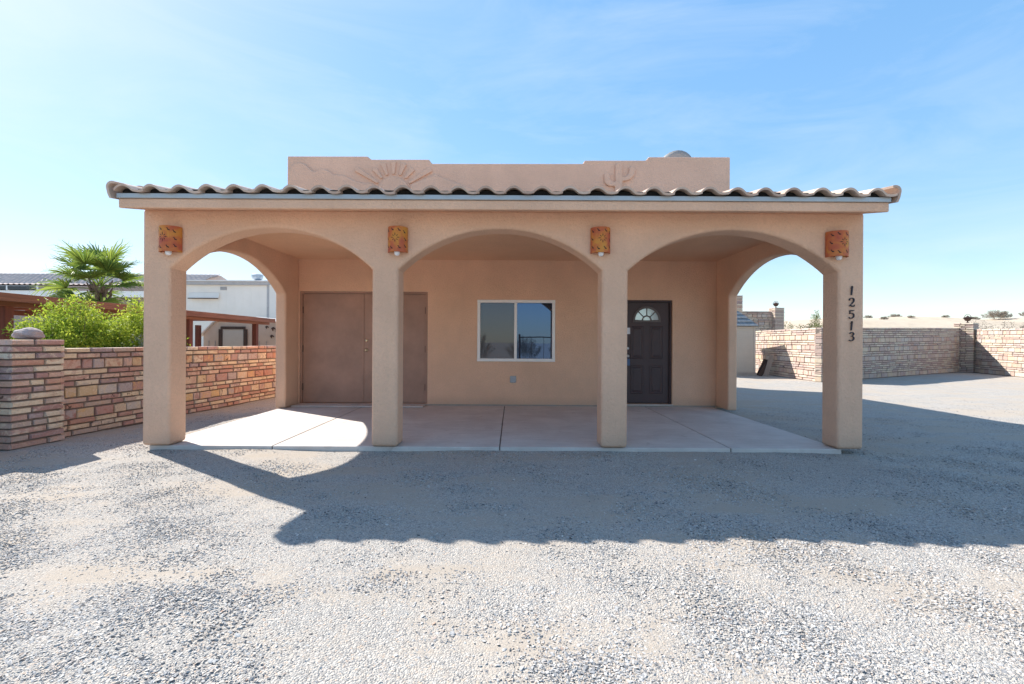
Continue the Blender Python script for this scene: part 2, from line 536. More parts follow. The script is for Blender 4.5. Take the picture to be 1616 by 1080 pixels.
def mat_leaf(name, a, b, trans=0.35):
    t = NT(name)
    at = t.new('ShaderNodeAttribute'); at.attribute_name = 'shade'
    c = t.ramp(at.outputs['Fac'], [(0, a), (1, b)])
    t.done(c, 0.55, spec=0.3)
    tr = t.new('ShaderNodeBsdfTranslucent'); t.to(c, tr.inputs[0])
    mx = t.new('ShaderNodeMixShader'); mx.inputs[0].default_value = trans
    t.to(t.p.outputs[0], mx.inputs[1]); t.to(tr.outputs[0], mx.inputs[2])
    t.to(mx.outputs[0], t.n['Material Output'].inputs['Surface'])
    return t.m

M['leaf_lime'] = mat_leaf('lime_leaf', (0.16, 0.27, 0.025), (0.56, 0.62, 0.08), 0.5)
M['leaf_olive'] = mat_leaf('silver_leaf', (0.10, 0.13, 0.09), (0.25, 0.28, 0.21), 0.3)
M['leaf_palm'] = mat_leaf('palm_leaf', (0.07, 0.14, 0.03), (0.30, 0.36, 0.06), 0.5)
M['leaf_dry'] = mat_leaf('desert_leaf', (0.21, 0.18, 0.145), (0.36, 0.31, 0.25), 0.2)
M['leaf_green'] = mat_leaf('creosote_leaf', (0.07, 0.10, 0.03), (0.20, 0.21, 0.06), 0.3)
M['bark'] = mat_plain('bark', (0.16, 0.115, 0.085), 0.9, 0, 0.35, 25, 0.6, 60)

# ------------------------------------------------------------------ ground
GZ = -0.06
xs = np.concatenate([[-900, -300, -120, -60, -35], np.linspace(-22, 24, 140), [35, 60, 120, 300, 900]])
ys = np.concatenate([[-600, -150, -50, -20, -8, -3], np.linspace(0, 24, 90), [30, 45, 80, 150, 400, 1200]])
gx, gy = np.meshgrid(xs, ys)
near = np.exp(-((gx / 18) ** 4 + ((gy - 8) / 18) ** 4))
und = 0.012 * np.sin(gx * 1.7 + gy * 0.8) * np.sin(gy * 1.9 - gx * 0.6) + 0.008 * np.sin(gx * 3.9 + 1) * np.sin(gy * 4.3 + gx)
gz = GZ - 0.008 + und * near + 0.024 * np.exp(-((gy - 5.45) / 0.3) ** 2) * (np.abs(gx) < 4.4)
nx, ny = len(xs), len(ys)
idx = np.arange(nx * ny).reshape(ny, nx)
gf = np.stack([idx[:-1, :-1], idx[:-1, 1:], idx[1:, 1:], idx[1:, :-1]], -1).reshape(-1, 4)
g_me = raw_mesh('ground', np.stack([gx, gy, gz], -1).reshape(-1, 3), gf, M['ground'])
g_me.polygons.foreach_set('use_smooth', [True] * len(g_me.polygons))
ground = link(bpy.data.objects.new('ground', g_me))
tag(ground, 'pale grey gravel yard with sandy patches', kind='structure')


def ground_z(x, y):
    n_ = np.exp(-((x / 18) ** 4 + ((y - 8) / 18) ** 4))
    u_ = 0.012 * np.sin(x * 1.7 + y * 0.8) * np.sin(y * 1.9 - x * 0.6) + 0.008 * np.sin(x * 3.9 + 1) * np.sin(y * 4.3 + x)
    return GZ - 0.008 + u_ * n_ + 0.024 * np.exp(-((y - 5.45) / 0.3) ** 2) * (np.abs(x) < 4.4)

# sand hill to the right and behind
hx = np.linspace(-60, 220, 120); hy = np.linspace(34, 190, 70)
HX, HY = np.meshgrid(hx, hy)
def hill_z(x, y):
    ramp_ = np.clip((y - 36) / 34.0, 0, 1); ramp_ = ramp_ * ramp_ * (3 - 2 * ramp_)
    az = x / np.maximum(y, 1)
    lat = np.clip((az - 0.35) / 0.5, 0, 1); lat = 0.62 + 0.38 * lat * lat * (3 - 2 * lat)
    lat = lat * np.clip((az + 0.2) / 0.5, 0, 1)
    return -0.4 + ramp_ * lat * (5.75 + 0.35 * np.sin(x * 0.11 + y * 0.05) + 0.2 * np.sin(x * 0.31 + 1.3) + 0.12 * np.sin(y * 0.4 + x * 0.2))
HZ = hill_z(HX, HY)
idx = np.arange(HX.size).reshape(HX.shape)
hf = np.stack([idx[:-1, :-1], idx[:-1, 1:], idx[1:, 1:], idx[1:, :-1]], -1).reshape(-1, 4)
h_me = raw_mesh('sand_hill', np.stack([HX, HY, HZ], -1).reshape(-1, 3), hf, M['sand'])
h_me.polygons.foreach_set('use_smooth', [True] * len(h_me.polygons))
tag(link(bpy.data.objects.new('sand_hill', h_me)), 'low pale desert sand hill beyond the stone walls', kind='structure')

# ------------------------------------------------------------------ house
YF, YT, YB = 5.36, 5.66, 8.92       # front face of arcade, its back face, house wall
XL, XR = -4.36, 4.15
house = empty('house', (0, 0, GZ))
tag(house, 'single-storey tan stucco house with three-arched porch and stepped parapet', 'house')
HP = house
def HB(mb, name, mat, parent=None, **kw):
    """build in world coordinates under the house"""
    o = mb.build(name, mat, None, **kw)
    par = parent if parent is not None else house
    o.parent = par
    o.matrix_parent_inverse = Matrix.Translation((0, 0, -GZ)) if par is house else Matrix.Identity(4)
    return o

def arc(c, half, z_spring, z_crown, n=30):
    h = z_crown - z_spring
    Rr = (half * half + h * h) / (2 * h)
    zc = z_crown - Rr
    a = math.asin(half / Rr)
    return [(c + Rr * math.sin(t), zc + Rr * math.cos(t)) for t in [a - 2 * a * i / n for i in range(n + 1)]]  # right to left

# arcade: one wall with three segmental arches on four columns
cols = [(-4.36, -4.035), (-1.655, -1.345), (1.055, 1.365), (3.845, 4.15)]
poly = [(XL, 0.006), (cols[0][1], 0.006)]
ZTOP = 2.80
out = []
for i in range(3):
    a, b = cols[i][1], cols[i + 1][0]
    ar = arc((a + b) / 2, (b - a) / 2, 2.10, 2.585)[::-1]   # left to right
    out += [(a, 0.006)] + ar + [(b, 0.006)]
    if i < 2: out += []
poly = [(XL, 0.006)] + out + [(XR, 0.006), (XR, ZTOP), (XL, ZTOP)]
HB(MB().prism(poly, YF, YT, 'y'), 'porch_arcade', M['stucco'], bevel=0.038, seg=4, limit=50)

# side arch walls following the roof slope
PITCH = 0.2
ZE = 2.80
def side_wall(x0, x1):
    ar = arc((5.72 + 8.40) / 2, (8.40 - 5.72) / 2, 2.12, 2.59)[::-1]
    p = [(5.62, 0.006), (5.72, 0.006)] + ar + [(8.40, 0.006), (8.915, 0.006), (8.915, ZE + PITCH * (8.915 - 5.36)), (5.62, ZE + PITCH * 0.26)]
    HB(MB().prism(p, x0, x1, 'x'), 'porch_side_wall', M['stucco'], bevel=0.034, seg=4, limit=50)
side_wall(-4.372, -4.18)
side_wall(3.99, 4.162)

# ceiling of the porch
HB(MB().box(-4.2, 4.01, 5.6, 8.918, 2.85, 2.87), 'porch_ceiling', M['ceiling'])

# eave: sloped underside, fascia
ev = [(5.02, 2.705), (5.02, 2.812), (5.40, 2.90), (5.40, 2.79), (5.355, 2.782)]
HB(MB().prism(ev, -4.355, 4.158, 'x'), 'eave', M['stucco'], bevel=0.018, seg=3)
HB(MB().box(-4.362, 4.166, 5.005, 5.05, 2.814, 2.866), 'drip_edge', M['drip'], bevel=0.004)
# deck below the tiles
roof = HB(MB().prism([(5.06, 2.865), (8.915, 2.865 + PITCH * 3.855), (8.915, 2.845 + PITCH * 3.855), (5.06, 2.85)], -4.34, 4.14, 'x'), 'porch_roof', M['dark_cavity'])

MB().box(-4.33, 4.13, 5.052, 5.065, 2.872, 2.925).build('eave_shade_closure', M['dark_cavity'], roof)  # black strip added so the openings under the tile humps read as shade
# S tiles
TW, TL, EXPO = 0.3045, 0.43, 0.372
def tile_profile(n=16):
    pts = []
    for i in range(n + 1):
        u = i / n
        if u < 0.60:
            z = 0.008 + 0.056 * math.sin(math.pi * u / 0.60) ** 0.85
        else:
            z = 0.008 - 0.010 * math.sin(math.pi * (u - 0.60) / 0.40)
        pts.append((u * TW * 1.06 - 0.01, z))
    return pts
def tile_mesh(name, prof, L, th, lift):
    n = len(prof)
    v_, f_ = [], []
    for (yy, zl) in ((0.0, lift), (L, 0.0)):
        for (x, z) in prof: v_.append((x, yy, z + zl + th))
        for (x, z) in prof: v_.append((x, yy, z + zl))
    for i in range(n - 1):
        f_ += [(i, i + 1, 2 * n + i + 1, 2 * n + i), (n + i + 1, n + i, 3 * n + i, 3 * n + i + 1),
               (i + 1, i, n + i, n + i + 1), (2 * n + i, 2 * n + i + 1, 3 * n + i + 1, 3 * n + i)]
    f_ += [(0, 2 * n, 3 * n, n), (n - 1, 2 * n - 1, 4 * n - 1, 3 * n - 1)]
    return MB().add(v_, f_).mesh(name, M['tile'])
tile_me = tile_mesh('roof_tile', tile_profile(), TL, 0.024, 0.010)
slope = math.atan(PITCH)
NC = 28
for k in range(10):
    s = k * EXPO
    for i in range(NC):
        o = bpy.data.objects.new('roof_tile', tile_me)
        link(o, roof)
        jit = rnd.uniform(-0.006, 0.006)
        o.location = (-4.335 + i * TW + jit, 4.965 + s * math.cos(slope) + rnd.uniform(-0.008, 0.008), 2.850 + s * math.sin(slope) + 0.007 * rnd.random())
        o.rotation_euler = (slope + rnd.uniform(-0.012, 0.012), rnd.uniform(-0.03, 0.03), rnd.uniform(-0.025, 0.025))
# rake tiles closing both ends
def rake_mesh(sgn):
    p = []
    for i in range(11):
        a_ = R(65 + 115 * i / 10)
        p.append((-sgn * 0.074 * math.cos(a_), 0.004 + 0.07 * math.sin(a_)))
    p.append((sgn * 0.070, -0.06)); p.append((sgn * 0.056, -0.105))
    n = len(p)
    v_, f_ = [], []
    for (yy, lift) in ((0.0, 0.02), (TL, 0.0)):
        for (x, z) in p: v_.append((x, yy, z + lift))
        for i, (x, z) in enumerate(p):
            a = p[max(0, i - 1)]; b = p[min(n - 1, i + 1)]
            d = Vector((b[0] - a[0], b[1] - a[1])).normalized()
            c_ = Vector((0, 0.0))
            inw = (c_ - Vector((x, z))); inw = inw.normalized() if z > 0 else Vector((-sgn, 0))
            q = Vector((x, z)) + inw * 0.024
            v_.append((q.x, yy, q.y + lift))
    for i in range(n - 1):
        f_ += [(i, i + 1, 2 * n + i + 1, 2 * n + i), (n + i + 1, n + i, 3 * n + i, 3 * n + i + 1),
               (i + 1, i, n + i, n + i + 1), (2 * n + i, 2 * n + i + 1, 3 * n + i + 1, 3 * n + i)]
    f_ += [(0, 2 * n, 3 * n, n), (n - 1, 2 * n - 1, 4 * n - 1, 3 * n - 1)]
    return MB().add(v_, f_).mesh('rake_tile', M['tile'])
for sgn, x in ((-1, -4.352), (1, 4.155)):
    me = rake_mesh(sgn)
    for k in range(10):
        s = k * EXPO
        o = link(bpy.data.objects.new('rake_tile', me), roof)
        o.location = (x + sgn * 0.008 * (k % 2) * 0.4, 4.955 + s * math.cos(slope), 2.884 + s * math.sin(slope))
        o.rotation_euler = (slope, 0, 0)

# house front wall with openings
WX0, WX1 = -4.405, 4.255
opens = [(-4.165, -1.655, 0.03, 2.225), (-0.683, 0.845, 0.865, 2.078), (2.18, 3.145, 0.045, 2.087)]
def wall_cells(mb, x0, x1, z0, z1, y0, y1, holes):
    X = sorted({x0, x1, *[h[0] for h in holes], *[h[1] for h in holes]})
    Z = sorted({z0, z1, *[h[2] for h in holes], *[h[3] for h in holes]})
    inside = lambda cx, cz: any(h[0] < cx < h[1] and h[2] < cz < h[3] for h in holes)
    vid = {}
    V, F = [], []
    def vv(x, y, z):
        k = (x, y, z)
        if k not in vid: vid[k] = len(V); V.append(k)
        return vid[k]
    for i in range(len(X) - 1):
        for j in range(len(Z) - 1):
            if inside((X[i] + X[i + 1]) / 2, (Z[j] + Z[j + 1]) / 2): continue
            for y in (y0, y1):
                F.append((vv(X[i], y, Z[j]), vv(X[i + 1], y, Z[j]), vv(X[i + 1], y, Z[j + 1]), vv(X[i], y, Z[j + 1])))
    for (a, b, c_, d) in list(holes) + [(x0, x1, z0, z1)]:
        xs_ = [x for x in X if a <= x <= b]; zs_ = [z for z in Z if c_ <= z <= d]
        for i in range(len(xs_) - 1):
            for z in (c_, d): F.append((vv(xs_[i], y0, z), vv(xs_[i + 1], y0, z), vv(xs_[i + 1], y1, z), vv(xs_[i], y1, z)))
        for j in range(len(zs_) - 1):
            for x in (a, b): F.append((vv(x, y0, zs_[j]), vv(x, y0, zs_[j + 1]), vv(x, y1, zs_[j + 1]), vv(x, y1, zs_[j])))
    mb.add(V, F)
    return mb
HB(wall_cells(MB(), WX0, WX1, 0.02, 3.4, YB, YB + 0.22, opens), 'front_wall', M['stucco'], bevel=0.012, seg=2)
HB(MB().box(-4.17, 3.98, YB - 0.012, YB + 0.05, -0.02, 0.024), 'weep_screed', M['shed_trim'])
HB(MB().box(WX0, WX0 + 0.2, YB + 0.222, 15.2, GZ - 0.05, 4.25), 'side_wall', M['stucco'])
HB(MB().box(WX1 - 0.2, WX1, YB + 0.222, 15.2, GZ - 0.05, 4.25), 'side_wall', M['stucco'])
HB(MB().box(WX0 + 0.2, WX1 - 0.2, 15.0, 15.195, GZ - 0.05, 4.25), 'rear_wall', M['stucco'])
HB(MB().box(WX0 + 0.202, WX1 - 0.202, YB + 0.225, 14.99, 3.8, 3.95), 'flat_roof', M['white_roof'])

# stepped parapet with raised reliefs
pp = [(-4.418, 3.402), (4.254, 3.402), (4.254, 4.897), (2.664, 4.892), (2.602, 4.824), (1.409, 4.817), (1.372, 4.752),
      (-1.585, 4.738), (-1.647, 4.819), (-2.778, 4.813), (-2.853, 4.874), (-4.418, 4.868)]
parapet = HB(MB().prism(pp, YB - 0.004, YB + 0.215, 'y'), 'parapet', M['parapet'], bevel=0.016, seg=3)
def relief(name, poly_, depth=0.04, y=YB - 0.004, bev=0.018):
    o = MB().prism(poly_, y - depth, y + 0.02, 'y').build(name, M['parapet'], parapet, bevel=bev, seg=2, limit=50)
    return o
def smooth_line(pts, n=5):
    o = []
    P_ = [Vector(p) for p in pts]
    for i in range(len(P_) - 1):
        p0, p1, p2, p3 = P_[max(0, i - 1)], P_[i], P_[i + 1], P_[min(len(P_) - 1, i + 2)]
        for k in range(n):
            t_ = k / n
            q = 0.5 * ((2 * p1) + (p2 - p0) * t_ + (2 * p0 - 5 * p1 + 4 * p2 - p3) * t_ ** 2 + (3 * p1 - p0 - 3 * p2 + p3) * t_ ** 3)
            o.append((q.x, q.y))
    o.append(tuple(P_[-1]))
    return o
m1 = smooth_line([(-4.379, 4.536), (-4.309, 4.68), (-4.175, 4.731), (-4.057, 4.694), (-3.886, 4.558), (-3.713, 4.612), (-3.584, 4.56), (-3.484, 4.498), (-3.289, 4.482), (-3.061, 4.37), (-2.70, 4.30), (-2.62, 4.12)])
relief('mountain_relief', [(-4.379, 4.12), (-2.62, 4.12)] + m1[:-1][::-1], 0.045)
m2 = smooth_line([(-2.0, 4.31), (-1.70, 4.43), (-1.515, 4.515), (-1.422, 4.472), (-1.185, 4.375), (-0.879, 4.267), (-0.7, 4.2)])
relief('mountain_relief', [(-2.0, 4.12), (-0.7, 4.12)] + m2[::-1], 0.055)
sc_ = (-2.335, 4.16)
disc = [(sc_[0] + 0.31 * math.cos(R(a)), sc_[1] + 0.31 * math.sin(R(a))) for a in range(0, 181, 9)]
relief('sun_relief', [(sc_[0] - 0.31, 4.1), (sc_[0] + 0.31, 4.1)] + disc[:], 0.038)
for a in (32, 51, 70, 90, 110, 129, 148):
    L0, L1 = 0.365, 0.60 if 50 < a < 130 else (0.78 if 35 < a < 145 else 0.86)
    w0, w1 = 0.026, 0.052
    d = Vector((math.cos(R(a)), math.sin(R(a)))); n_ = Vector((-d.y, d.x))
    b = Vector(sc_)
    pts = [b + d * L0 - n_ * w0, b + d * L1 - n_ * w1, b + d * (L1 + 0.02), b + d * L1 + n_ * w1, b + d * L0 + n_ * w0, b + d * (L0 - 0.015)]
    if max(p.y for p in pts) < 4.80: relief('sun_ray', [tuple(p) for p in pts], 0.036, bev=0.016)
cac = [(2.0, 4.12), (2.14, 4.12), (2.14, 4.40)] + smooth_line([(2.14, 4.40), (2.26, 4.425), (2.35, 4.50), (2.385, 4.60), (2.382, 4.665), (2.335, 4.69), (2.275, 4.67), (2.265, 4.58), (2.215, 4.50), (2.14, 4.485)], 3)[1:] + \
    [(2.135, 4.68)] + smooth_line([(2.13, 4.70), (2.10, 4.745), (2.05, 4.752), (2.01, 4.73), (2.0, 4.69)], 2)[1:] + [(1.998, 4.40)] + \
    smooth_line([(1.99, 4.385), (1.93, 4.40), (1.895, 4.46), (1.89, 4.535), (1.84, 4.565), (1.79, 4.545), (1.782, 4.46), (1.80, 4.37), (1.87, 4.31), (1.99, 4.30)], 3)
relief('cactus_relief', cac, 0.045)

# doors and window -------------------------------------------------------
yd = YB + 0.05
dd = HB(MB().prism([(-4.165, 0.03), (-4.165, 2.225), (-1.655, 2.225), (-1.655, 0.03), (-1.70, 0.03), (-1.70, 2.185), (-4.12, 2.185), (-4.12, 0.03)], yd - 0.03, yd + 0.12, 'y'), 'double_door', M['door_brown'], bevel=0.004)
MB().box(-4.116, -2.943, yd, yd + 0.045, 0.04, 2.181).build('door_leaf', M['door_brown'], dd, bevel=0.003)
MB().box(-2.934, -1.704, yd, yd + 0.045, 0.04, 2.181).build('door_leaf', M['door_brown'], dd, bevel=0.003)
MB().box(-2.955, -2.915, yd - 0.012, yd - 0.002, 0.045, 2.175).build('astragal', M['door_brown'], dd, bevel=0.002)
for x in (-4.118, -1.702):
    for z in (0.35, 1.1, 1.86):
        MB().lathe([(0.001, -0.065), (0.013, -0.065), (0.013, 0.065), (0.001, 0.065)], (x, yd - 0.013, z), 10).build('hinge', M['hinge'], dd)
def knob(name, x, z, mat, par, y):
    MB().lathe([(0.001, -0.062), (0.02, -0.06), (0.027, -0.048), (0.024, -0.034), (0.012, -0.028), (0.012, -0.008), (0.032, -0.006), (0.032, 0.0)], (x, y, z), 16, 'y').build(name, mat, par, smooth=True)
knob('door_knob', -2.865, 1.075, M['brass'], dd, yd)
MB().lathe([(0.001, -0.02), (0.022, -0.02), (0.03, -0.008), (0.03, 0.0)], (-2.865, yd, 1.265), 16, 'y').build('deadbolt', M['brass'], dd, smooth=True)
HB(MB().box(-4.16, -1.68, YB - 0.34, YB + 0.04, 0.004, 0.029), 'door_sill', M['concrete'], bevel=0.006)

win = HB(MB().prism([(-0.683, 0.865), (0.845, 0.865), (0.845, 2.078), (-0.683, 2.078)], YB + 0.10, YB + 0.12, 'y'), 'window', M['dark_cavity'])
fr = MB().box(-0.683, 0.845, YB - 0.018, YB + 0.07, 2.018, 2.076).box(-0.683, 0.845, YB - 0.018, YB + 0.07, 0.867, 0.925)
fr.box(-0.681, -0.623, YB - 0.0175, YB + 0.07, 0.926, 2.017).box(0.785, 0.843, YB - 0.0175, YB + 0.07, 0.926, 2.017)
fr.build('window_frame', M['vinyl'], win, bevel=0.004)
MB().box(0.042, 0.096, YB - 0.006, YB + 0.06, 0.926, 2.017).build('meeting_stile', M['vinyl'], win, bevel=0.004)
MB().box(0.097, 0.784, YB + 0.035, YB + 0.043, 0.926, 2.017).build('window_pane', M['glass'], win)
MB().box(-0.622, 0.041, YB + 0.05, YB + 0.058, 0.926, 2.017).build('window_pane', M['glass_scr'], win)

ed = HB(MB().prism([(2.18, 0.045), (2.18, 2.087), (3.145, 2.087), (3.145, 0.045), (3.108, 0.045), (3.108, 2.052), (2.217, 2.052), (2.217, 0.045)], yd - 0.005, yd + 0.14, 'y'), 'entry_door', M['door_dark'], bevel=0.003)
ye = yd + 0.035
MB().box(2.221, 3.104, ye, ye + 0.045, 0.06, 2.048).build('door_leaf', M['door_dark'], ed, bevel=0.003)
cxd = 2.662
for (x0, x1) in ((2.34, 2.60), (2.724, 2.984)):
    for (z0, z1) in ((0.24, 0.80), (0.93, 1.58)):
        rim = MB()
        for k, (e, yo) in enumerate(((0.0, 0.0), (0.014, -0.011), (0.03, -0.011), (0.046, 0.003), (0.075, -0.009))):
            pass
        rings = [(0.0, -0.0005), (0.012, -0.010), (0.028, -0.010), (0.042, -0.001), (0.072, -0.009)]
        V, F = [], []
        for (e, yo) in rings:
            V += [(x0 + e, ye + yo, z0 + e), (x1 - e, ye + yo, z0 + e), (x1 - e, ye + yo, z1 - e), (x0 + e, ye + yo, z1 - e)]
        for k in range(len(rings) - 1):
            for i in range(4):
                j = (i + 1) % 4
                F.append((4 * k + i, 4 * k + j, 4 * k + 4 + j, 4 * k + 4 + i))
        F.append(tuple(4 * (len(rings) - 1) + i for i in range(4)))
        MB().add(V, F).build('door_panel', M['door_dark'], ed)
# fanlight
fz, fr_ = 1.695, 0.262
def half_ring(r0, r1, n=20):
    return [(cxd + r1 * math.cos(math.pi * i / n), fz + r1 * math.sin(math.pi * i / n)) for i in range(n + 1)] + \
           [(cxd + r0 * math.cos(math.pi * i / n), fz + r0 * math.sin(math.pi * i / n)) for i in range(n, -1, -1)]
MB().prism(half_ring(0.232, 0.275), ye - 0.016, ye - 0.0005, 'y').build('fanlight_frame', M['door_trim'], ed, bevel=0.003)
MB().box(cxd - 0.275, cxd + 0.275, ye - 0.0155, ye - 0.0005, fz - 0.04, fz - 0.001).build('fanlight_frame', M['door_trim'], ed, bevel=0.003)
for (a0, a1) in ((2, 43), (48, 87), (93, 132), (137, 178)):
    n = 8
    pl = [(cxd + 0.231 * math.cos(R(a0 + (a1 - a0) * i / n)), fz + 0.231 * math.sin(R(a0 + (a1 - a0) * i / n))) for i in range(n + 1)] + \
         [(cxd + 0.098 * math.cos(R(a1 - (a1 - a0) * i / n)), fz + 0.098 * math.sin(R(a1 - (a1 - a0) * i / n))) for i in range(n + 1)]
    MB().prism(pl, ye - 0.006, ye - 0.0007, 'y').build('fanlight_pane', M['glass_fan'], ed)
pl = [(cxd + 0.07 * math.cos(math.pi * i / 10), fz + 0.07 * math.sin(math.pi * i / 10)) for i in range(11)]
MB().prism(pl, ye - 0.006, ye - 0.0007, 'y').build('fanlight_pane', M['glass_fan'], ed)
MB().prism(half_ring(0.072, 0.094, 12), ye - 0.012, ye - 0.0006, 'y').build('fanlight_muntin', M['door_trim'], ed)
for a in (45, 90, 135):
    d = Vector((math.cos(R(a)), math.sin(R(a)))); n_ = Vector((-d.y, d.x)) * 0.009
    b = Vector((cxd, fz))
    q = [b + d * 0.093 - n_, b + d * 0.233 - n_, b + d * 0.233 + n_, b + d * 0.093 + n_]
    MB().prism([tuple(p) for p in q], ye - 0.0125, ye - 0.0006, 'y').build('fanlight_muntin', M['door_trim'], ed)
MB().box(2.245, 2.335, ye - 0.006, ye - 0.001, 1.42, 1.545).build('notice_sticker', M['paper'], ed)
knob('door_knob', 2.285, 0.985, M['steel'], ed, ye)
MB().lathe([(0.001, -0.02), (0.022, -0.02), (0.03, -0.008), (0.03, 0.0)], (2.285, ye, 1.135), 16, 'y').build('deadbolt', M['steel'], ed, smooth=True)
MB().box(2.18, 3.145, YB - 0.03, YB + 0.13, 0.022, 0.0445).build('threshold', M['concrete'], ed, bevel=0.004)
lb = MB().box(2.262, 2.318, ye - 0.07, ye - 0.03, 0.80, 0.925).tube([(2.272, ye - 0.05, 0.92), (2.272, ye - 0.05, 0.965), (2.285, ye - 0.05, 0.985), (2.302, ye - 0.05, 0.965), (2.302, ye - 0.05, 0.92)], 0.005, 6).build('lock_box', M['blue_lockbox'], None, bevel=0.004)
tag(lb, 'small blue key lock box hanging from the entry door knob', 'lock box')
# outlet
ol = MB().box(-0.035, 0.083, YB - 0.035, YB - 0.001, 0.455, 0.585).build('outlet_cover', M['grey_plastic'], None, bevel=0.012, seg=3)
tag(ol, 'small grey weatherproof outlet cover on the wall below the window', 'outlet')

# porch slab in four panels
slab = empty('porch_slab', (0, 0, GZ)); slab['kind'] = 'structure'
xsl = [-4.31, -2.845, -0.14, 2.61, 3.93]
for i in range(4):
    o = MB().box(xsl[i] + 0.007, xsl[i + 1] - 0.007, 5.405, 8.90, -0.13, 0.0).build('slab_panel', M['concrete'], None, bevel=0.008, seg=2)
    o.parent = slab; o.matrix_parent_inverse = Matrix.Translation((0, 0, -GZ))
for i in (1, 2, 3):
    o = MB().box(xsl[i] - 0.008, xsl[i] + 0.008, 5.42, 8.89, -0.12, -0.007).build('slab_joint', M['joint'], None)
    o.parent = slab; o.matrix_parent_inverse = Matrix.Translation((0, 0, -GZ))

# ------------------------------------------------------------------ sconces
def sconce(x, z, w, label, seed, yaw):
    rr = random.Random(seed)
    root = empty('wall_sconce', (x, YF, z))
    tag(root, label, 'wall lamp', 'terracotta porch lamps')
    H, rad, th = 0.295, w / 2, 0.012
    n = 16
    V, F = [], []
    for zz in (-H / 2, H / 2):
        for r_ in (rad, rad - th):
            for i in range(n + 1):
                a = math.pi * i / n
                V.append((-r_ * math.cos(a), -0.012 - r_ * 0.95 * math.sin(a), zz))
    m_ = n + 1
    for i in range(n):
        F += [(i, i + 1, 2 * m_ + i + 1, 2 * m_ + i), (m_ + i + 1, m_ + i, 3 * m_ + i, 3 * m_ + i + 1),
              (i + 1, i, m_ + i, m_ + i + 1), (2 * m_ + i, 2 * m_ + i + 1, 3 * m_ + i + 1, 3 * m_ + i)]
    F += [(0, 2 * m_, 3 * m_, m_), (n, m_ + n, 3 * m_ + n, 2 * m_ + n)]
    sh = MB().add(V, F).build('lamp_shade', M['terracotta'], root, smooth=False)
    MB().box(-rad * 0.9, rad * 0.9, -0.012, 0.002, -H / 2 + 0.01, H / 2 - 0.01).build('back_plate', M['terracotta'], root)
    MB().lathe([(0.001, -0.045), (0.018, -0.042), (0.03, -0.028), (0.034, -0.005), (0.03, 0.018), (0.018, 0.05), (0.016, 0.08)], (0, -rad * 0.5, -H / 2 + 0.005), 16).build('bulb', M['bulb'], root, smooth=True)
    MB().lathe([(0.022, 0.0), (0.022, 0.08), (0.001, 0.08)], (0, -rad * 0.5, -H / 2 + 0.08), 12).build('lamp_holder', M['cut'], root)
    def patch(pts2, name='dark_cutout_patch'):
        # (arc offset from the middle of the shade, height) -> on the shade
        def m3(p, r_):
            a = math.pi / 2 + p[0] / rad
            return (-r_ * math.cos(a), -0.012 - r_ * 0.95 * math.sin(a), p[1])
        k = len(pts2)
        V = [m3(p, rad + 0.0012) for p in pts2] + [m3(p, rad - 0.003) for p in pts2]
        F = [tuple(range(k))] + [(i, (i + 1) % k, k + (i + 1) % k, k + i) for i in range(k)]
        MB().add(V, F).build(name, M['cut'], sh)  # dark patch laid on the lamp, painting the darkness inside a cut hole
    cx0, cz0 = (-0.0) + yaw, 0.015
    for k in range(8):
        a = math.pi * k / 4
        d = Vector((math.cos(a), math.sin(a))); nn = Vector((-d.y, d.x)) * 0.0055
        L = 0.058 if k % 2 == 0 else 0.046
        b = Vector((cx0, cz0))
        patch([tuple(b + d * 0.018), tuple(b + d * 0.035 - nn), tuple(b + d * L), tuple(b + d * 0.035 + nn)])
    for (ox, oz) in ((-0.115, 0.1), (-0.045, 0.11), (0.045, 0.105), (0.11, 0.085), (0.115, 0.0), (0.115, -0.08), (0.04, -0.095), (-0.05, -0.1), (-0.12, -0.085), (-0.125, 0.01)):
        ox += yaw * 0.4
        if abs(ox) > rad * 1.35: continue
        j = rr.uniform(-0.006, 0.006)
        q = [(-0.022, 0.014), (-0.006, 0.018), (0.0, 0.004), (0.02, -0.006), (0.018, -0.016), (-0.004, -0.012), (-0.01, 0.006)]
        patch([(ox + a_ + j, oz + b_) for a_, b_ in q])
sconce(-4.005, 2.425, 0.25, 'orange terracotta half-round lamp on the porch corner nearest the garden wall', 1, -0.02)
sconce(-1.345, 2.435, 0.23, 'yellow-orange terracotta lamp above the column beside the double doors', 2, -0.01)
sconce(1.03, 2.440, 0.23, 'terracotta lamp above the column between window and entry door', 3, 0.01)
sconce(3.80, 2.41, 0.25, 'reddish terracotta half-round lamp above the house number', 4, 0.02)

# ------------------------------------------------------------------ house number
def ribbon(pts, widths, n=5):
    P_ = smooth_line(pts, n)
    m_ = len(P_)
    W = [np.interp(i / (m_ - 1), np.linspace(0, 1, len(widths)), widths) for i in range(m_)]
    L_, R_ = [], []
    for i, p in enumerate(P_):
        a, b = Vector(P_[max(0, i - 1)]), Vector(P_[min(m_ - 1, i + 1)])
        d = (b - a).normalized(); nn = Vector((-d.y, d.x))
        L_.append(Vector(p) + nn * W[i] / 2); R_.append(Vector(p) - nn * W[i] / 2)
    mb = MB()
    V, F = [], []
    for i in range(m_):
        for (q, yy) in ((L_[i], -0.012), (R_[i], -0.012), (R_[i], 0.002), (L_[i], 0.002)): V.append((q.x, yy, q.y))
    for i in range(m_ - 1):
        for k in range(4):
            k2 = (k + 1) % 4
            F.append((4 * i + k, 4 * i + k2, 4 * i + 4 + k2, 4 * i + 4 + k))
    F += [(0, 1, 2, 3), tuple(4 * (m_ - 1) + k for k in (3, 2, 1, 0))]
    return V, F
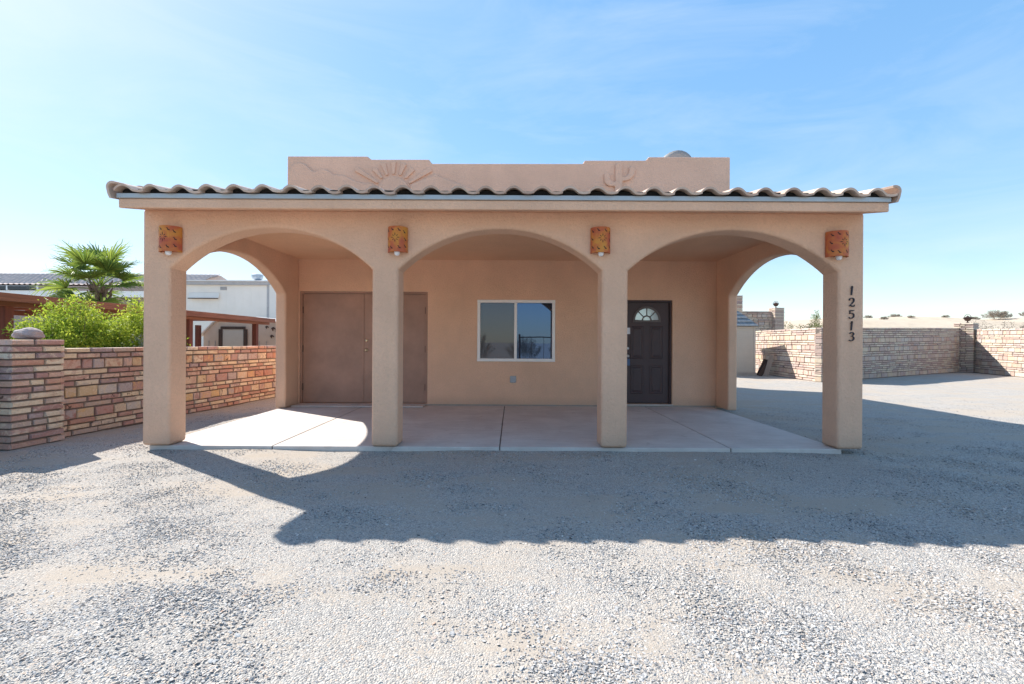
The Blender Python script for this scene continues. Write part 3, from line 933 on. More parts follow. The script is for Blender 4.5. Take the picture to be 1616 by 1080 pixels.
DG = {   # strokes in a cell about 0.6 wide, 1 high, centred
    '1': [([(-0.13, 0.30), (-0.02, 0.38), (0.05, 0.50), (0.0, 0.05), (-0.05, -0.5)], [0.05, 0.10, 0.16, 0.16, 0.12])],
    '2': [([(-0.27, 0.22), (-0.22, 0.42), (0.02, 0.5), (0.24, 0.38), (0.22, 0.12), (-0.02, -0.16), (-0.28, -0.42)], [0.15, 0.10, 0.08, 0.15, 0.15, 0.09, 0.07]),
          ([(-0.30, -0.42), (-0.08, -0.38), (0.12, -0.46), (0.27, -0.42), (0.33, -0.26)], [0.05, 0.14, 0.16, 0.1, 0.05])],
    '5': [([(0.28, 0.48), (0.05, 0.43), (-0.17, 0.44)], [0.07, 0.15, 0.12]), ([(-0.17, 0.46), (-0.21, 0.25), (-0.24, 0.06)], [0.07, 0.06, 0.05]),
          ([(-0.24, 0.06), (0.0, 0.14), (0.22, 0.02), (0.24, -0.24), (0.04, -0.46), (-0.2, -0.46), (-0.29, -0.34)], [0.05, 0.08, 0.14, 0.16, 0.09, 0.08, 0.14])],
    '3': [([(-0.22, 0.34), (-0.05, 0.48), (0.18, 0.44), (0.24, 0.28), (0.12, 0.1), (-0.06, 0.04)], [0.12, 0.09, 0.13, 0.14, 0.08, 0.05]),
          ([(-0.06, 0.04), (0.16, 0.0), (0.26, -0.18), (0.16, -0.4), (-0.08, -0.5), (-0.28, -0.40)], [0.05, 0.10, 0.16, 0.13, 0.08, 0.14])],
}
hn = empty('house_number', (3.992, YF - 0.004, 1.28))
tag(hn, 'black curly metal house number 12513 running down the right column', 'house number')
for ch, zc in zip('12513', (1.873, 1.737, 1.597, 1.459, 1.335)):
    mb = MB()
    for pts, w in DG[ch]:
        V, F = ribbon([(a * 0.098, b * 0.102) for a, b in pts], [x * 0.088 for x in w])
        mb.add(V, F)
    o = mb.build('digit', M['digit'], hn)
    o.location = (0, 0, zc - 1.28)

# ------------------------------------------------------------------ satellite dish on the flat roof
ds = empty('satellite_dish', (3.63, 10.2, 3.95))
tag(ds, 'grey satellite dish behind the right end of the parapet', 'satellite dish')
V, F = [], []
nr, na = 6, 28
for side, off in ((0, 0.0), (1, 0.012)):
    for i in range(nr + 1):
        r_ = i / nr
        for k in range(na):
            a = 2 * math.pi * k / na
            V.append((0.41 * r_ * math.cos(a), 0.10 * r_ * r_ + off, 0.46 * r_ * math.sin(a)))
half = (nr + 1) * na
for s_ in (0, 1):
    for i in range(nr):
        for k in range(na):
            k2 = (k + 1) % na
            F.append(tuple(s_ * half + q for q in (i * na + k, i * na + k2, (i + 1) * na + k2, (i + 1) * na + k)))
for k in range(na):
    k2 = (k + 1) % na
    F.append((nr * na + k, nr * na + k2, half + nr * na + k2, half + nr * na + k))
o = MB().add(V, F).build('dish_reflector', M['dish'], ds, smooth=True)
o.location = (0, 0, 1.13); o.rotation_euler = (R(20), R(18), R(-12))
MB().tube([(0, -0.03, 0), (0, -0.03, 1.0), (0, 0.0, 1.12)], 0.022, 8).build('mast', M['galv'], ds)
MB().tube([(0, 0.02, 0.78), (0, 0.25, 0.75), (0, 0.5, 0.98)], 0.015, 8).build('feed_arm', M['galv'], ds)
MB().box(-0.15, 0.15, -0.18, 0.12, 0, 0.012).build('foot_plate', M['galv'], ds)

# ------------------------------------------------------------------ stone walls
def stone_variants(kind, n, seed):
    out_ = []
    rr = random.Random(seed)
    for q in range(n):
        ch = 0.10 if kind == 'big' else 0.16
        V = []
        bx_ = ch * (0.30 if kind == 'thin' else 0.6)
        for sy in (-1, 1):       # y = depth of wall
            for (ax, az, ins) in ((-1, -1, 0), (1, -1, 0), (1, 1, 0), (-1, 1, 0)):
                V.append((0.5 * ax * (1 - rr.uniform(0.0, 0.05)), 0.5 * sy * 0.90, 0.5 * az * (1 - rr.uniform(0.0, 0.12))))
        for sy in (-1, 1):
            for (ax, az) in ((-1, -1), (1, -1), (1, 1), (-1, 1)):
                V.append((0.5 * ax * (1 - bx_ - rr.uniform(0, 0.06)), 0.5 * sy * (1 + rr.uniform(-0.03, 0.03)), 0.5 * az * (1 - ch - rr.uniform(0, 0.12))))
        F = []
        for s_ in (0, 4):
            F.append((8 + s_, 9 + s_, 10 + s_, 11 + s_))
            for i in range(4):
                j = (i + 1) % 4
                F.append((s_ + i, s_ + j, 8 + s_ + j, 8 + s_ + i))
        for i in range(4):
            j = (i + 1) % 4
            F.append((i, j, 4 + j, 4 + i))
        out_.append((V, F))
    return out_
SV = {'thin': stone_variants('thin', 6, 11), 'big': stone_variants('big', 6, 12)}
SM = {}
def stone_me(kind, matkey, q):
    k = (kind, matkey, q)
    if k not in SM:
        SM[k] = MB().add(*SV[kind][q]).mesh('stone', M[matkey])
    return SM[k]

def stone_wall(name, label, p0, p1, zb, zt, thick, seed, pal='', single=lambda kind, s, z: True, pattern=('t', 't', 'b', 't', 't', 't', 'b'), group=None, tl=0.27, bl=0.235, ht=0.078, hb=0.15):
    """wall from p0 to p1; zb, zt = (height at p0, height at p1) of foot and top"""
    rr = random.Random(seed)
    p0, p1 = Vector(p0), Vector(p1)
    L = (p1 - p0).length; ang = math.atan2(p1.y - p0.y, p1.x - p0.x)
    root = empty(name, (p0.x, p0.y, zb[0]), ang)
    tag(root, label, 'stone wall', group)
    # core of mortar (local: x along the wall, y across, z up from zb0)
    c0 = thick / 2 - 0.03
    zz = lambda s, f: (zb[0] + (zb[1] - zb[0]) * s / L) * (1 - f) + (zt[0] + (zt[1] - zt[0]) * s / L) * f - zb[0]
    e = 0.015
    V = []
    for s in (e, L - e):
        for y in (-c0, c0):
            for f, d in ((0, -0.08), (1, -0.02)): V.append((s, y, zz(s, f) + d))
    MB().add(V, [(0, 1, 3, 2), (4, 6, 7, 5), (0, 4, 5, 1), (2, 3, 7, 6), (1, 5, 7, 3), (0, 2, 6, 4)]).build('mortar', M['mortar'], root)
    # courses from the top downwards
    Ht = (zt[0] - zb[0] + zt[1] - zb[1]) / 2
    hts = []
    acc, i = 0.0, 0
    while acc < Ht - 0.03:
        k = pattern[i % len(pattern)]; i += 1
        h = ht if k == 't' else hb
        h *= rr.uniform(0.93, 1.07)
        hts.append((k, h)); acc += h
    sc = Ht / acc
    joined = {'t': ([], [], []), 'b': ([], [], [])}
    f_top = 1.0
    for (k, h) in hts:
        h *= sc
        f_bot = f_top - h / Ht
        s = rr.uniform(-0.2, 0.0)
        kind = 'thin' if k == 't' else 'big'
        while s < L:
            ln = (tl * rr.uniform(0.55, 1.45)) if k == 't' else (bl * rr.uniform(0.6, 1.35))
            a, b = max(s, 0), min(s + ln, L)
            s += ln
            if b - a < 0.05: continue
            mid = (a + b) / 2
            g = 0.015
            z0_, z1_ = zz(mid, f_bot), zz(mid, f_top)
            dep = thick + rr.uniform(-0.012, 0.022)
            tilt = math.atan2(zz(b, (f_bot + f_top) / 2) - zz(a, (f_bot + f_top) / 2), b - a) + rr.uniform(-0.012, 0.012)
            q = rr.randrange(6)
            loc = Vector((mid, rr.uniform(-0.006, 0.006), (z0_ + z1_) / 2))
            scl = ((b - a) - g, dep, (z1_ - z0_) - g * rr.uniform(0.7, 1.3))
            if single(kind, mid, loc.z):
                o = bpy.data.objects.new('stone', stone_me(kind, kind + pal, q))
                link(o, root)
                o.location = loc; o.scale = scl; o.rotation_euler = (0, -tilt, 0)
            else:
                JV, JF, JR = joined[k]
                m_ = Matrix.Translation(loc) @ Matrix.Rotation(-tilt, 4, 'Y') @ Matrix.Diagonal((*scl, 1))
                n0 = len(JV)
                JV += [tuple(m_ @ Vector(v_)) for v_ in SV[kind][q][0]]
                JF += [tuple(n0 + x for x in f_) for f_ in SV[kind][q][1]]
                JR += [rr.random()] * 10 + [0] * 0
                JR[-10:] = [JR[-1]] * len(SV[kind][q][1]) if len(SV[kind][q][1]) == 10 else JR[-10:]
                extra = len(SV[kind][q][1]) - 10
                if extra > 0: JR += [JR[-1]] * extra
        f_top = f_bot
    for k, nm in (('t', 'thin_stones'), ('b', 'square_stones')):
        JV, JF, JR = joined[k]
        if not JV: continue
        me = bpy.data.meshes.new(nm); me.from_pydata(JV, [], JF)
        bm = bmesh.new(); bm.from_mesh(me); bmesh.ops.recalc_face_normals(bm, faces=bm.faces); bm.to_mesh(me); bm.free()
        at = me.attributes.new('stone', 'FLOAT', 'FACE'); at.data.foreach_set('value', JR[:len(me.polygons)])
        me.materials.append(M['thin_' + pal.replace('_', '') + 'a' if pal else 'thin_a'])
        o = link(bpy.data.objects.new(nm, me), root); o['kind'] = 'stuff'
    return root

def stone_pier(name, label, c, size, rz, zb, zt, seed, pal='', cat='stone pier', cap=False):
    rr = random.Random(seed)
    root = empty(name, (c[0], c[1], zb), rz)
    tag(root, label, cat)
    H = zt - zb
    n = int(round(H / 0.08)); h = H / n
    lx, ly = size
    MB().box(-lx / 2 + 0.03, lx / 2 - 0.03, -ly / 2 + 0.03, ly / 2 - 0.03, -0.05, H - 0.02).build('mortar', M['mortar'], root)
    for i in range(n):
        f = rr.uniform(0.32, 0.45) if i % 2 else rr.uniform(0.55, 0.68)
        z = (i + 0.5) * h
        g2 = rr.uniform(0.2, 0.3)
        cuts = [-0.5, -0.5 + f, 0.5] if rr.random() < 0.5 else sorted([-0.5, -0.5 + f, (f - g2 - 0.5 if f > 0.5 else f - 0.5 + g2), 0.5])
        for (a, b) in zip(cuts[:-1], cuts[1:]):
            o = bpy.data.objects.new('stone', stone_me('thin', 'thin' + pal, rr.randrange(6)))
            link(o, root)
            if i % 2 == 0:
                # two stones along y
                o.rotation_euler = (0, 0, R(90))
                o.location = (rr.uniform(-0.004, 0.004), (a + b) / 2 * ly, z)
                o.scale = ((b - a) * ly - 0.013, lx + rr.uniform(-0.01, 0.015), h - 0.016)
            else:
                o.location = ((0.0), (a + b) / 2 * ly, z)
                o.rotation_euler = (0, 0, R(90))
                o.scale = ((b - a) * ly - 0.013, lx + rr.uniform(-0.01, 0.015), h - 0.016)
    return root

# left garden wall (runs past the porch) and its pier
stone_wall('garden_wall', 'red and cream stone garden wall running along the left side of the porch', (-6.10, 5.95), (-5.40, 12.4), (GZ, GZ), (1.14, 1.14), 0.22, 21,
           single=lambda kind, s, z: s < 4.95)
stone_pier('wall_pier', 'cream and red stone pier carrying a grey rock at the end of the garden wall', (-6.07, 5.66), (0.44, 0.60), R(-6), GZ, 1.255, 22)
stone_wall('garden_wall', 'stretch of stone wall at the left picture edge before the pier', (-6.35, 2.6), (-6.15, 5.32), (GZ, GZ), (1.08, 1.08), 0.22, 23,
           single=lambda kind, s, z: s > 2.3)
# rock on the pier
me = bpy.data.meshes.new('boulder')
bm = bmesh.new(); bmesh.ops.create_icosphere(bm, subdivisions=3, radius=1)
rr = random.Random(3)
for v_ in bm.verts:
    p = v_.co
    k = 1 + 0.10 * math.sin(3 * p.x + 1) * math.sin(2.5 * p.y + 2) + 0.06 * math.sin(7 * p.z + 4 * p.x)
    v_.co = Vector((p.x * 0.14 * k, p.y * 0.17 * k, (max(p.z, -0.6) * 0.085 * k)))
bm.to_mesh(me); bm.free(); me.materials.append(M['rock'])
o = link(bpy.data.objects.new('boulder', me)); o.location = (-6.10, 5.74, 1.255 + 0.052); o.rotation_euler = (0, 0.05, 0.3)
tag(o, 'rounded grey-pink rock resting on top of the left wall pier', 'rock')

# right-hand boundary walls
only_big = lambda kind, s, z: kind == 'big'
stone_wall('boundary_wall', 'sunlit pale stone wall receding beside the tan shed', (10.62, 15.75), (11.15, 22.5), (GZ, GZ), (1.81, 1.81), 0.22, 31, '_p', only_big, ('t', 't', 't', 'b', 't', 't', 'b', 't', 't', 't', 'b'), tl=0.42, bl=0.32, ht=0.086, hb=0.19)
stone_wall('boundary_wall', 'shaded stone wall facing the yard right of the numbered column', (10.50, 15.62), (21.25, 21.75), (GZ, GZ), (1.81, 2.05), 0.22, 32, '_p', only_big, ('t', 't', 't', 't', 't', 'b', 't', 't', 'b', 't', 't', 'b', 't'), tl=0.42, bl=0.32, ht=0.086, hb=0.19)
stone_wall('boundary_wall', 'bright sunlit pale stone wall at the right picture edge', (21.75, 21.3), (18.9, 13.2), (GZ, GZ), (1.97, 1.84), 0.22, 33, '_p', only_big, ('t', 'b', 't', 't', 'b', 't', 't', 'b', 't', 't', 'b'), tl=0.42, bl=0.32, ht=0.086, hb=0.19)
stone_pier('corner_pier', 'tall stone corner pier topped by a dark metal lantern at the right', (21.6, 21.65), (0.72, 0.72), R(30), GZ, 2.27, 34, '_p')
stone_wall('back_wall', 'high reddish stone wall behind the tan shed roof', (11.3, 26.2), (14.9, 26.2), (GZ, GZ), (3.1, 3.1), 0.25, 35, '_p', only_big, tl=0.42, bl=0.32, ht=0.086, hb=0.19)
stone_pier('gate_pier', 'reddish stone pier with small lantern ending the high back wall', (15.15, 26.1), (0.58, 0.58), R(8), GZ, 3.29, 36, '_p')
stone_pier('gate_pier', 'dark stone pier standing above the tan shed roof', (12.50, 25.4), (0.5, 0.5), R(0), GZ, 3.9, 37, '')

# lanterns on piers
def lantern(loc, s, label):
    root = empty('lantern', loc); tag(root, label, 'lantern')
    MB().lathe([(0.07, 0), (0.07, 0.02), (0.025, 0.035), (0.025, 0.09), (0.09, 0.11), (0.155, 0.22), (0.15, 0.24), (0.001, 0.24)], (0, 0, 0), 12).build('lantern_body', M['metal_dark'], root)
    MB().lathe([(0.175, 0.235), (0.18, 0.25), (0.06, 0.30), (0.02, 0.34), (0.001, 0.36)], (0, 0, 0), 12).build('lantern_cap', M['metal_dark'], root)
    for a in (0, 90):
        pts = [(0.17 * math.cos(t_) * math.cos(R(a)), 0.17 * math.cos(t_) * math.sin(R(a)), 0.23 + 0.18 * math.sin(t_)) for t_ in [math.pi * i / 12 for i in range(13)]]
        MB().tube(pts, 0.009, 6).build('hoop', M['metal_dark'], root)
    root.scale = (s, s, s)
lantern((21.62, 21.6, 2.268), 1.0, 'dark metal lantern with hoops on the right corner pier')
lantern((15.12, 26.1, 3.288), 0.95, 'small dark lantern on the far reddish pier above the back wall')

# ------------------------------------------------------------------ tan shed on the right with leaning planks
sh = empty('garden_shed', (8.56, 18.4, GZ))
tag(sh, 'tan resin garden shed with grey shingled roof beside the sunlit wall', 'shed')
MB().box(-1.35, 1.27, 0, 1.9, 0.13, 1.99).build('shed_wall', M['shed_tan'], sh)
for i in range(21):
    MB().box(-1.34, 1.20, -0.012, -0.0005, 0.16 + i * 0.087, 0.16 + i * 0.087 + 0.079).build('siding_board', M['shed_tan'], sh, bevel=0.004, seg=1)
MB().box(1.205, 1.285, -0.02, 0.06, 0.13, 1.985).build('corner_post', M['shed_tan'], sh, bevel=0.01)
MB().box(-1.4, 1.32, -0.03, 1.93, -0.02, 0.128).build('shed_base', M['shed_trim'], sh)
# hipped roof: courses step up from all eaves
rf = MB()
V = [(-1.45, -0.1, 2.0), (1.37, -0.1, 2.0), (1.37, 2.0, 2.0), (-1.45, 2.0, 2.0), (-0.15, 0.9, 3.3), (0.1, 0.9, 3.3), (0.1, 1.3, 3.3), (-0.15, 1.3, 3.3)]
rf.add(V, [(3, 2, 1, 0), (0, 1, 5, 4), (1, 2, 6, 5), (2, 3, 7, 6), (3, 0, 4, 7), (4, 5, 6, 7)])
roof_s = rf.build('shed_roof', M['shingle'], sh)
for i in range(8):
    f0, f1 = i / 8, (i + 1) / 8
    x0, x1 = -1.45 + 1.3 * f0, 1.37 - 1.27 * f0
    y0, z0 = -0.1 + 1.0 * f0, 2.0 + 1.3 * f0
    y1, z1 = -0.1 + 1.0 * f1, 2.0 + 1.3 * f1
    x0b, x1b = -1.45 + 1.3 * f1, 1.37 - 1.27 * f1
    nseg = 8
    for q in range(nseg):
        a0, a1 = q / nseg + 0.004, (q + 1) / nseg - 0.004
        l = lambda a, b, t_: a + (b - a) * t_
        V = [(l(x0, x1, a0), y0 - 0.02, z0 + 0.03), (l(x0, x1, a1), y0 - 0.02, z0 + 0.03), (l(x0b, x1b, a1), y1, z1 + 0.01), (l(x0b, x1b, a0), y1, z1 + 0.01),
             (l(x0, x1, a0), y0 - 0.02, z0 + 0.002), (l(x0, x1, a1), y0 - 0.02, z0 + 0.002), (l(x0b, x1b, a1), y1, z1 - 0.01), (l(x0b, x1b, a0), y1, z1 - 0.01)]
        MB().add(V, [(0, 1, 2, 3), (7, 6, 5, 4), (0, 4, 5, 1), (1, 5, 6, 2), (2, 6, 7, 3), (3, 7, 4, 0)]).build('shingle', M['shingle'], roof_s)
for i, (x, y, ln, w, lean, mt, lb_) in enumerate(((10.15, 18.2, 0.9, 0.17, 16, 'greywood', 'weathered pale plank leaning nearest the viewer beside the shed'), (10.02, 18.45, 0.72, 0.22, 24, 'brownwood', 'dark brown board leaning behind the pale plank'), (9.95, 18.3, 0.62, 0.16, 33, 'brownwood', 'short dark board leaning against the shed corner'))):
    o = MB().box(-w / 2, w / 2, -0.02, 0.02, 0, ln).build('plank', M[mt], None, bevel=0.004)
    o.location = (x, y, GZ - 0.01); o.rotation_euler = (R(-6), R(lean), R(-15))
    tag(o, lb_, 'plank')

# ------------------------------------------------------------------ ramada at the left
ra = empty('ramada', (-9.0, 7.0, GZ))
tag(ra, 'red-brown timber ramada with flat plank roof behind the left garden wall', 'ramada')
RZ = 1.93 - GZ
for (x, y) in ((0, 1.08), (0, 5.66), (0, 8.95), (-3.0, 1.08), (-3.0, 5.66), (-3.0, 10.4)):
    MB().box(x - 0.075, x + 0.075, y - 0.075, y + 0.075, 0, RZ - 0.10).build('post', M['redwood_z'], ra, bevel=0.008)
for x in (0, -3.0):
    MB().box(x - 0.05, x + 0.05, -0.3, 9.8, RZ - 0.26 + 0.16, RZ + 0.02).build('beam', M['redwood'], ra, bevel=0.006)
for i in range(13):
    y = -0.1 + i * 0.8
    MB().box(-3.5, 0.16, y - 0.022, y + 0.022, RZ + 0.022, RZ + 0.07).build('rafter', M['redwood_x'], ra)
for i in range(50):
    y = -0.3 + i * 0.202
    MB().box(-3.62, 0.22, y, y + 0.194, RZ + 0.072, RZ + 0.10 + 0.003 * rnd.random()).build('roof_board', M['redwood_x'], ra, bevel=0.003, seg=1)
MB().box(0.225, 0.255, -0.32, 9.83, RZ - 0.02, RZ + 0.125).build('fascia_board', M['redwood'], ra, bevel=0.004)

# ------------------------------------------------------------------ white manufactured home
wh = empty('mobile_home', (-11.8, 22.0, GZ))
tag(wh, 'white panelled mobile home seen through the left side arch', 'mobile home')
WT = 4.08 - GZ
MB().box(-5.6, 0, 0, 8, 0.0, WT).build('home_wall', M['white_siding'], wh)
for i in range(14):
    x0 = -5.58 + i * 0.398
    MB().box(x0 + 0.001, x0 + 0.396, -0.008, -0.001, 0.3, WT - 0.16).build('wall_panel', M['white_siding'], wh)
MB().box(-5.75, 0.12, -0.14, -0.02, WT - 0.15, WT + 0.01).build('eave_trim', M['trim_grey'], wh)
MB().box(-0.05, 0.03, -0.03, 0.05, 0.2, WT - 0.16).build('corner_trim', M['trim_grey'], wh)
MB().prism([(-0.2, WT + 0.012), (8.2, WT + 0.012), (8.2, WT + 0.06), (4.0, WT + 0.42), (-0.2, WT + 0.06)], -5.85, 0.2, 'x').build('home_roof', M['white_roof'], wh)
MB().box(-2.30, -2.0, -0.03, -0.002, 3.68 - GZ, 3.84 - GZ).build('wall_vent', M['trim_grey'], wh)
for k in range(4):
    MB().box(-2.29, -2.01, -0.04, -0.031, 3.70 - GZ + k * 0.035, 3.72 - GZ + k * 0.035).build('vent_slat', M['trim_grey'], wh)
V = [(-3.78, -0.03, 3.55 - GZ), (-2.33, -0.03, 3.55 - GZ), (-2.33, -0.12, 3.28 - GZ), (-3.78, -0.12, 3.28 - GZ)]
V += [(a, b, c - 0.03) for a, b, c in V]
MB().add(V, [(0, 1, 2, 3), (7, 6, 5, 4), (0, 4, 5, 1), (1, 5, 6, 2), (2, 6, 7, 3), (3, 7, 4, 0)]).build('window_awning', M['white_siding'], wh)
MB().box(-3.78, -2.33, -0.16, -0.12, 3.245 - GZ, 3.285 - GZ).build('awning_dark_bar', M['metal_dark'], wh)  # dark bar along the foot of the white flap
ec = empty('roof_vent', (-13.0, 23.2, WT + 0.10 + GZ)); tag(ec, 'blue-grey galvanised vent cap on the white home roof', 'roof vent')
MB().lathe([(0.13, -0.06), (0.13, 0.12), (0.24, 0.2), (0.27, 0.3), (0.27, 0.42), (0.2, 0.45), (0.001, 0.46)], (0, 0, 0), 14).build('vent_cap', M['galv'], ec)
MB().lathe([(0.2, -0.05), (0.2, -0.02), (0.135, 0.0)], (0, 0, 0), 14).build('vent_flashing', M['galv'], ec)

# beige gambrel shed beside the white home
bs = empty('storage_shed', (-10.7, 18.0, GZ))
tag(bs, 'beige gambrel storage shed with dark timber door frame under the ramada', 'shed')
gp = [(-1.5, 0.0), (1.95, 0.0), (1.95, 1.55), (1.45, 2.02), (0.6, 2.2), (-0.35, 2.2), (-1.05, 2.02), (-1.5, 1.57)]
MB().prism(gp, 0, 2.5, 'y').build('shed_wall', M['beige_shed'], bs)
rl = [(-1.62, 1.50), (-1.08, 2.06), (-0.36, 2.25), (0.61, 2.25), (1.48, 2.06), (2.07, 1.50)]
for a, b in zip(rl[:-1], rl[1:]):
    V = [(a[0], -0.12, a[1]), (b[0], -0.12, b[1]), (b[0], 2.6, b[1]), (a[0], 2.6, a[1])]
    V += [(x, y, z - 0.035) for x, y, z in V]
    MB().add(V, [(0, 1, 2, 3), (7, 6, 5, 4), (0, 4, 5, 1), (1, 5, 6, 2), (2, 6, 7, 3), (3, 7, 4, 0)]).build('roof_slope', M['white_roof'], bs)
MB().box(-0.80, 0.16, -0.05, -0.005, 1.755, 1.86).build('door_lintel', M['brownwood'], bs)
MB().box(-0.88, -0.74, -0.045, -0.003, 0.0, 1.752).build('door_jamb', M['brownwood'], bs)
MB().box(0.10, 0.24, -0.045, -0.003, 0.0, 1.752).build('door_jamb', M['brownwood'], bs)
MB().box(-0.735, 0.095, -0.02, -0.004, 0.02, 1.75).build('shed_door', M['shed_tan'], bs)
MB().box(-1.49, 1.94, -0.02, -0.002, 1.27, 1.30).build('trim_rail', M['redwood_x'], bs) if False else None
for x in (-1.3, -1.05, 0.7, 0.98, 1.6):
    MB().box(x, x + 0.03, -0.015, -0.003, 0.0, 1.3).build('batten', M['shed_trim'], bs)
for (x, z, s_) in ((1.02, 1.86, 0.12), (1.28, 1.80, 0.16), (1.42, 1.70, 0.12), (1.22, 1.5, 0.14)):
    o = MB().prism([(x - s_ * 0.6, z), (x - s_ * 0.2, z - s_ * 0.7), (x, z - s_ * 0.1), (x + s_ * 0.6, z - s_ * 0.4), (x + s_ * 0.3, z + s_ * 0.1), (x - s_ * 0.1, z + s_ * 0.35)], -0.03, -0.006, 'y').build('wall_ornament', M['metal_dark'], bs)

# tile-roofed house far left
th_ = empty('neighbour_house', (-27.0, 26.0, GZ))
tag(th_, 'neighbouring house with weathered brown tile roof behind the palm', 'house')
MB().box(-11, 8.0, 0.5, 10, 0, 4.02 - GZ).build('house_wall', M['far_stucco'], th_)
MB().box(-11.2, 8.2, 0.1, 0.45, 3.70 - GZ, 4.06 - GZ).build('fascia', M['vinyl'], th_)
# tiled slope as real corrugated courses
nxr, nyr = 300, 12
V, F = [], []
for j in range(nyr):
    for e_ in (0, 1):
        f = (j + e_) / nyr
        yy = 0.0 + 4.6 * f; zz_ = 4.36 - GZ + 1.30 * f + (0.035 if e_ == 0 else 0.0)
        x_r = 8.4 - 0.9 * f
        for i in range(nxr + 1):
            x = -11.4 + (x_r + 11.4) * i / nxr
            V.append((x, yy, zz_ + 0.045 * max(0, math.sin(2 * math.pi * x / 0.31))))
for j in range(2 * nyr - 1):
    for i in range(nxr):
        a = j * (nxr + 1) + i
        F.append((a, a + 1, a + nxr + 2, a + nxr + 1))
r_me = raw_mesh('tiled_roof', V, F, M['far_tile'])
link(bpy.data.objects.new('tiled_roof', r_me), th_)
V, F = [], []
MB().prism([(0.2, 4.2 - GZ), (4.6, 5.6 - GZ), (9.5, 4.2 - GZ)], -11.3, 7.4, 'x').build('roof_body', M['far_tile'], th_)
for i in range(6):
    x0 = -10.6 + i * 1.75
    MB().box(x0, x0 + 1.66, 0.02, 0.5, 4.09 - GZ, 4.29 - GZ).build('eave_dark_panel', M['solar'], th_)  # dark panels forming the band under the eave
    MB().box(x0 + 1.67, x0 + 1.74, 0.0, 0.5, 4.065 - GZ, 4.33 - GZ).build('eave_bracket', M['vinyl'], th_)  # white brackets between the dark panels
MB().box(-0.08, 8.2, 0.06, 0.5, 4.07 - GZ, 4.33 - GZ).build('eave_board', M['far_stucco'], th_)
MB().box(-10.75, -0.1, 0.06, 0.5, 4.296 - GZ, 4.34 - GZ).build('gutter', M['trim_grey'], th_)

# ------------------------------------------------------------------ plants
def leaf_cloud(name, mat, pos, dirs, ln, wd, shade, bend=0.0):
    """one quad blade per leaf"""
    n = len(pos)
    rng_ = np.random.default_rng(len(pos))
    d = dirs / np.linalg.norm(dirs, axis=1, keepdims=True)
    s_ = np.cross(d, rng_.normal(size=(n, 3))); s_ /= np.linalg.norm(s_, axis=1, keepdims=True)
    ln = np.broadcast_to(ln, n)[:, None]; wd = np.broadcast_to(wd, n)[:, None]
    a = pos; m_ = pos + d * ln * 0.5; e = pos + d * ln - np.array([0, 0, 1]) * ln * bend
    V = np.stack([a, m_ + s_ * wd, e, m_ - s_ * wd], 1).reshape(-1, 3)
    F = np.arange(4 * n).reshape(n, 4)
    me = raw_mesh(name, V, F, mat)
    at = me.attributes.new('shade', 'FLOAT', 'POINT')
    at.data.foreach_set('value', np.repeat(np.clip(shade, 0, 1), 4).astype(np.float32)[:len(me.vertices)])
    return me

def bush(name, label, loc, rad, height, nst, nl, mat, seed, ll, lw, cat='bush', group=None, zmin=0.15, twig_up=0.9):
    rg = np.random.default_rng(seed)
    root = empty(name, loc); tag(root, label, cat, group)
    stems = MB()
    P_, D_, S_ = [], [], []
    for i in range(nst):
        a = rg.uniform(0, 2 * np.pi); r_ = math.sqrt(rg.uniform(0, 1))
        tip = np.array([rad[0] * r_ * math.cos(a), rad[1] * r_ * math.sin(a), height * (1 - 0.42 * r_ ** 2.2) * rg.uniform(0.72, 1.04)])
        base = np.array([tip[0] * 0.2, tip[1] * 0.2, 0.0])
        ctrl = np.array([tip[0] * 0.75, tip[1] * 0.75, tip[2] * 0.45])
        ts = np.linspace(0, 1, 7)
        cur = [(1 - t_) ** 2 * base + 2 * t_ * (1 - t_) * ctrl + t_ * t_ * tip for t_ in ts]
        if i % 3 == 0: stems.tube(cur, list(np.linspace(0.012, 0.003, 7)), 4, False)
        m_ = nl // nst
        t_ = rg.uniform(zmin, 1.0, m_) ** 0.7
        c_ = ((1 - t_) ** 2)[:, None] * base + (2 * t_ * (1 - t_))[:, None] * ctrl + (t_ * t_)[:, None] * tip
        spread = 0.16 * (1.15 - t_)[:, None] + 0.035
        off = rg.normal(size=(m_, 3)) * spread * np.array([1, 1, 0.8])
        P_.append(c_ + off)
        dd_ = rg.normal(size=(m_, 3)) + np.array([tip[0], tip[1], 0]) * 0.6 + np.array([0, 0, twig_up])
        D_.append(dd_)
        S_.append(np.full(m_, rg.uniform(0.1, 0.75)) + rg.normal(size=m_) * 0.2)
    P_, D_, S_ = np.concatenate(P_), np.concatenate(D_), np.concatenate(S_)
    P_[:, 2] = np.maximum(P_[:, 2], 0.03)
    k = len(P_)
    me = leaf_cloud('foliage', mat, P_, D_, ll * rg.uniform(0.6, 1.3, k), lw * rg.uniform(0.7, 1.3, k), S_, 0.25)
    link(bpy.data.objects.new('foliage', me), root)
    stems.build('stems', M['bark'], root)
    return root

bush('green_bush', 'bright lime-green feathery bush behind the garden wall', (-7.68, 7.9, GZ), (0.85, 0.75), 2.04, 150, 76000, M['leaf_lime'], 1, 0.062, 0.0085)
bush('green_bush', 'lime-green bush partly hidden by the left porch column', (-6.95, 8.5, GZ), (0.66, 0.72), 2.03, 120, 56000, M['leaf_lime'], 2, 0.062, 0.0085)
bush('silver_bush', 'small grey-green bush peeking over the wall beside the column', (-6.42, 7.95, GZ), (0.28, 0.5), 1.45, 34, 11000, M['leaf_olive'], 3, 0.05, 0.007)

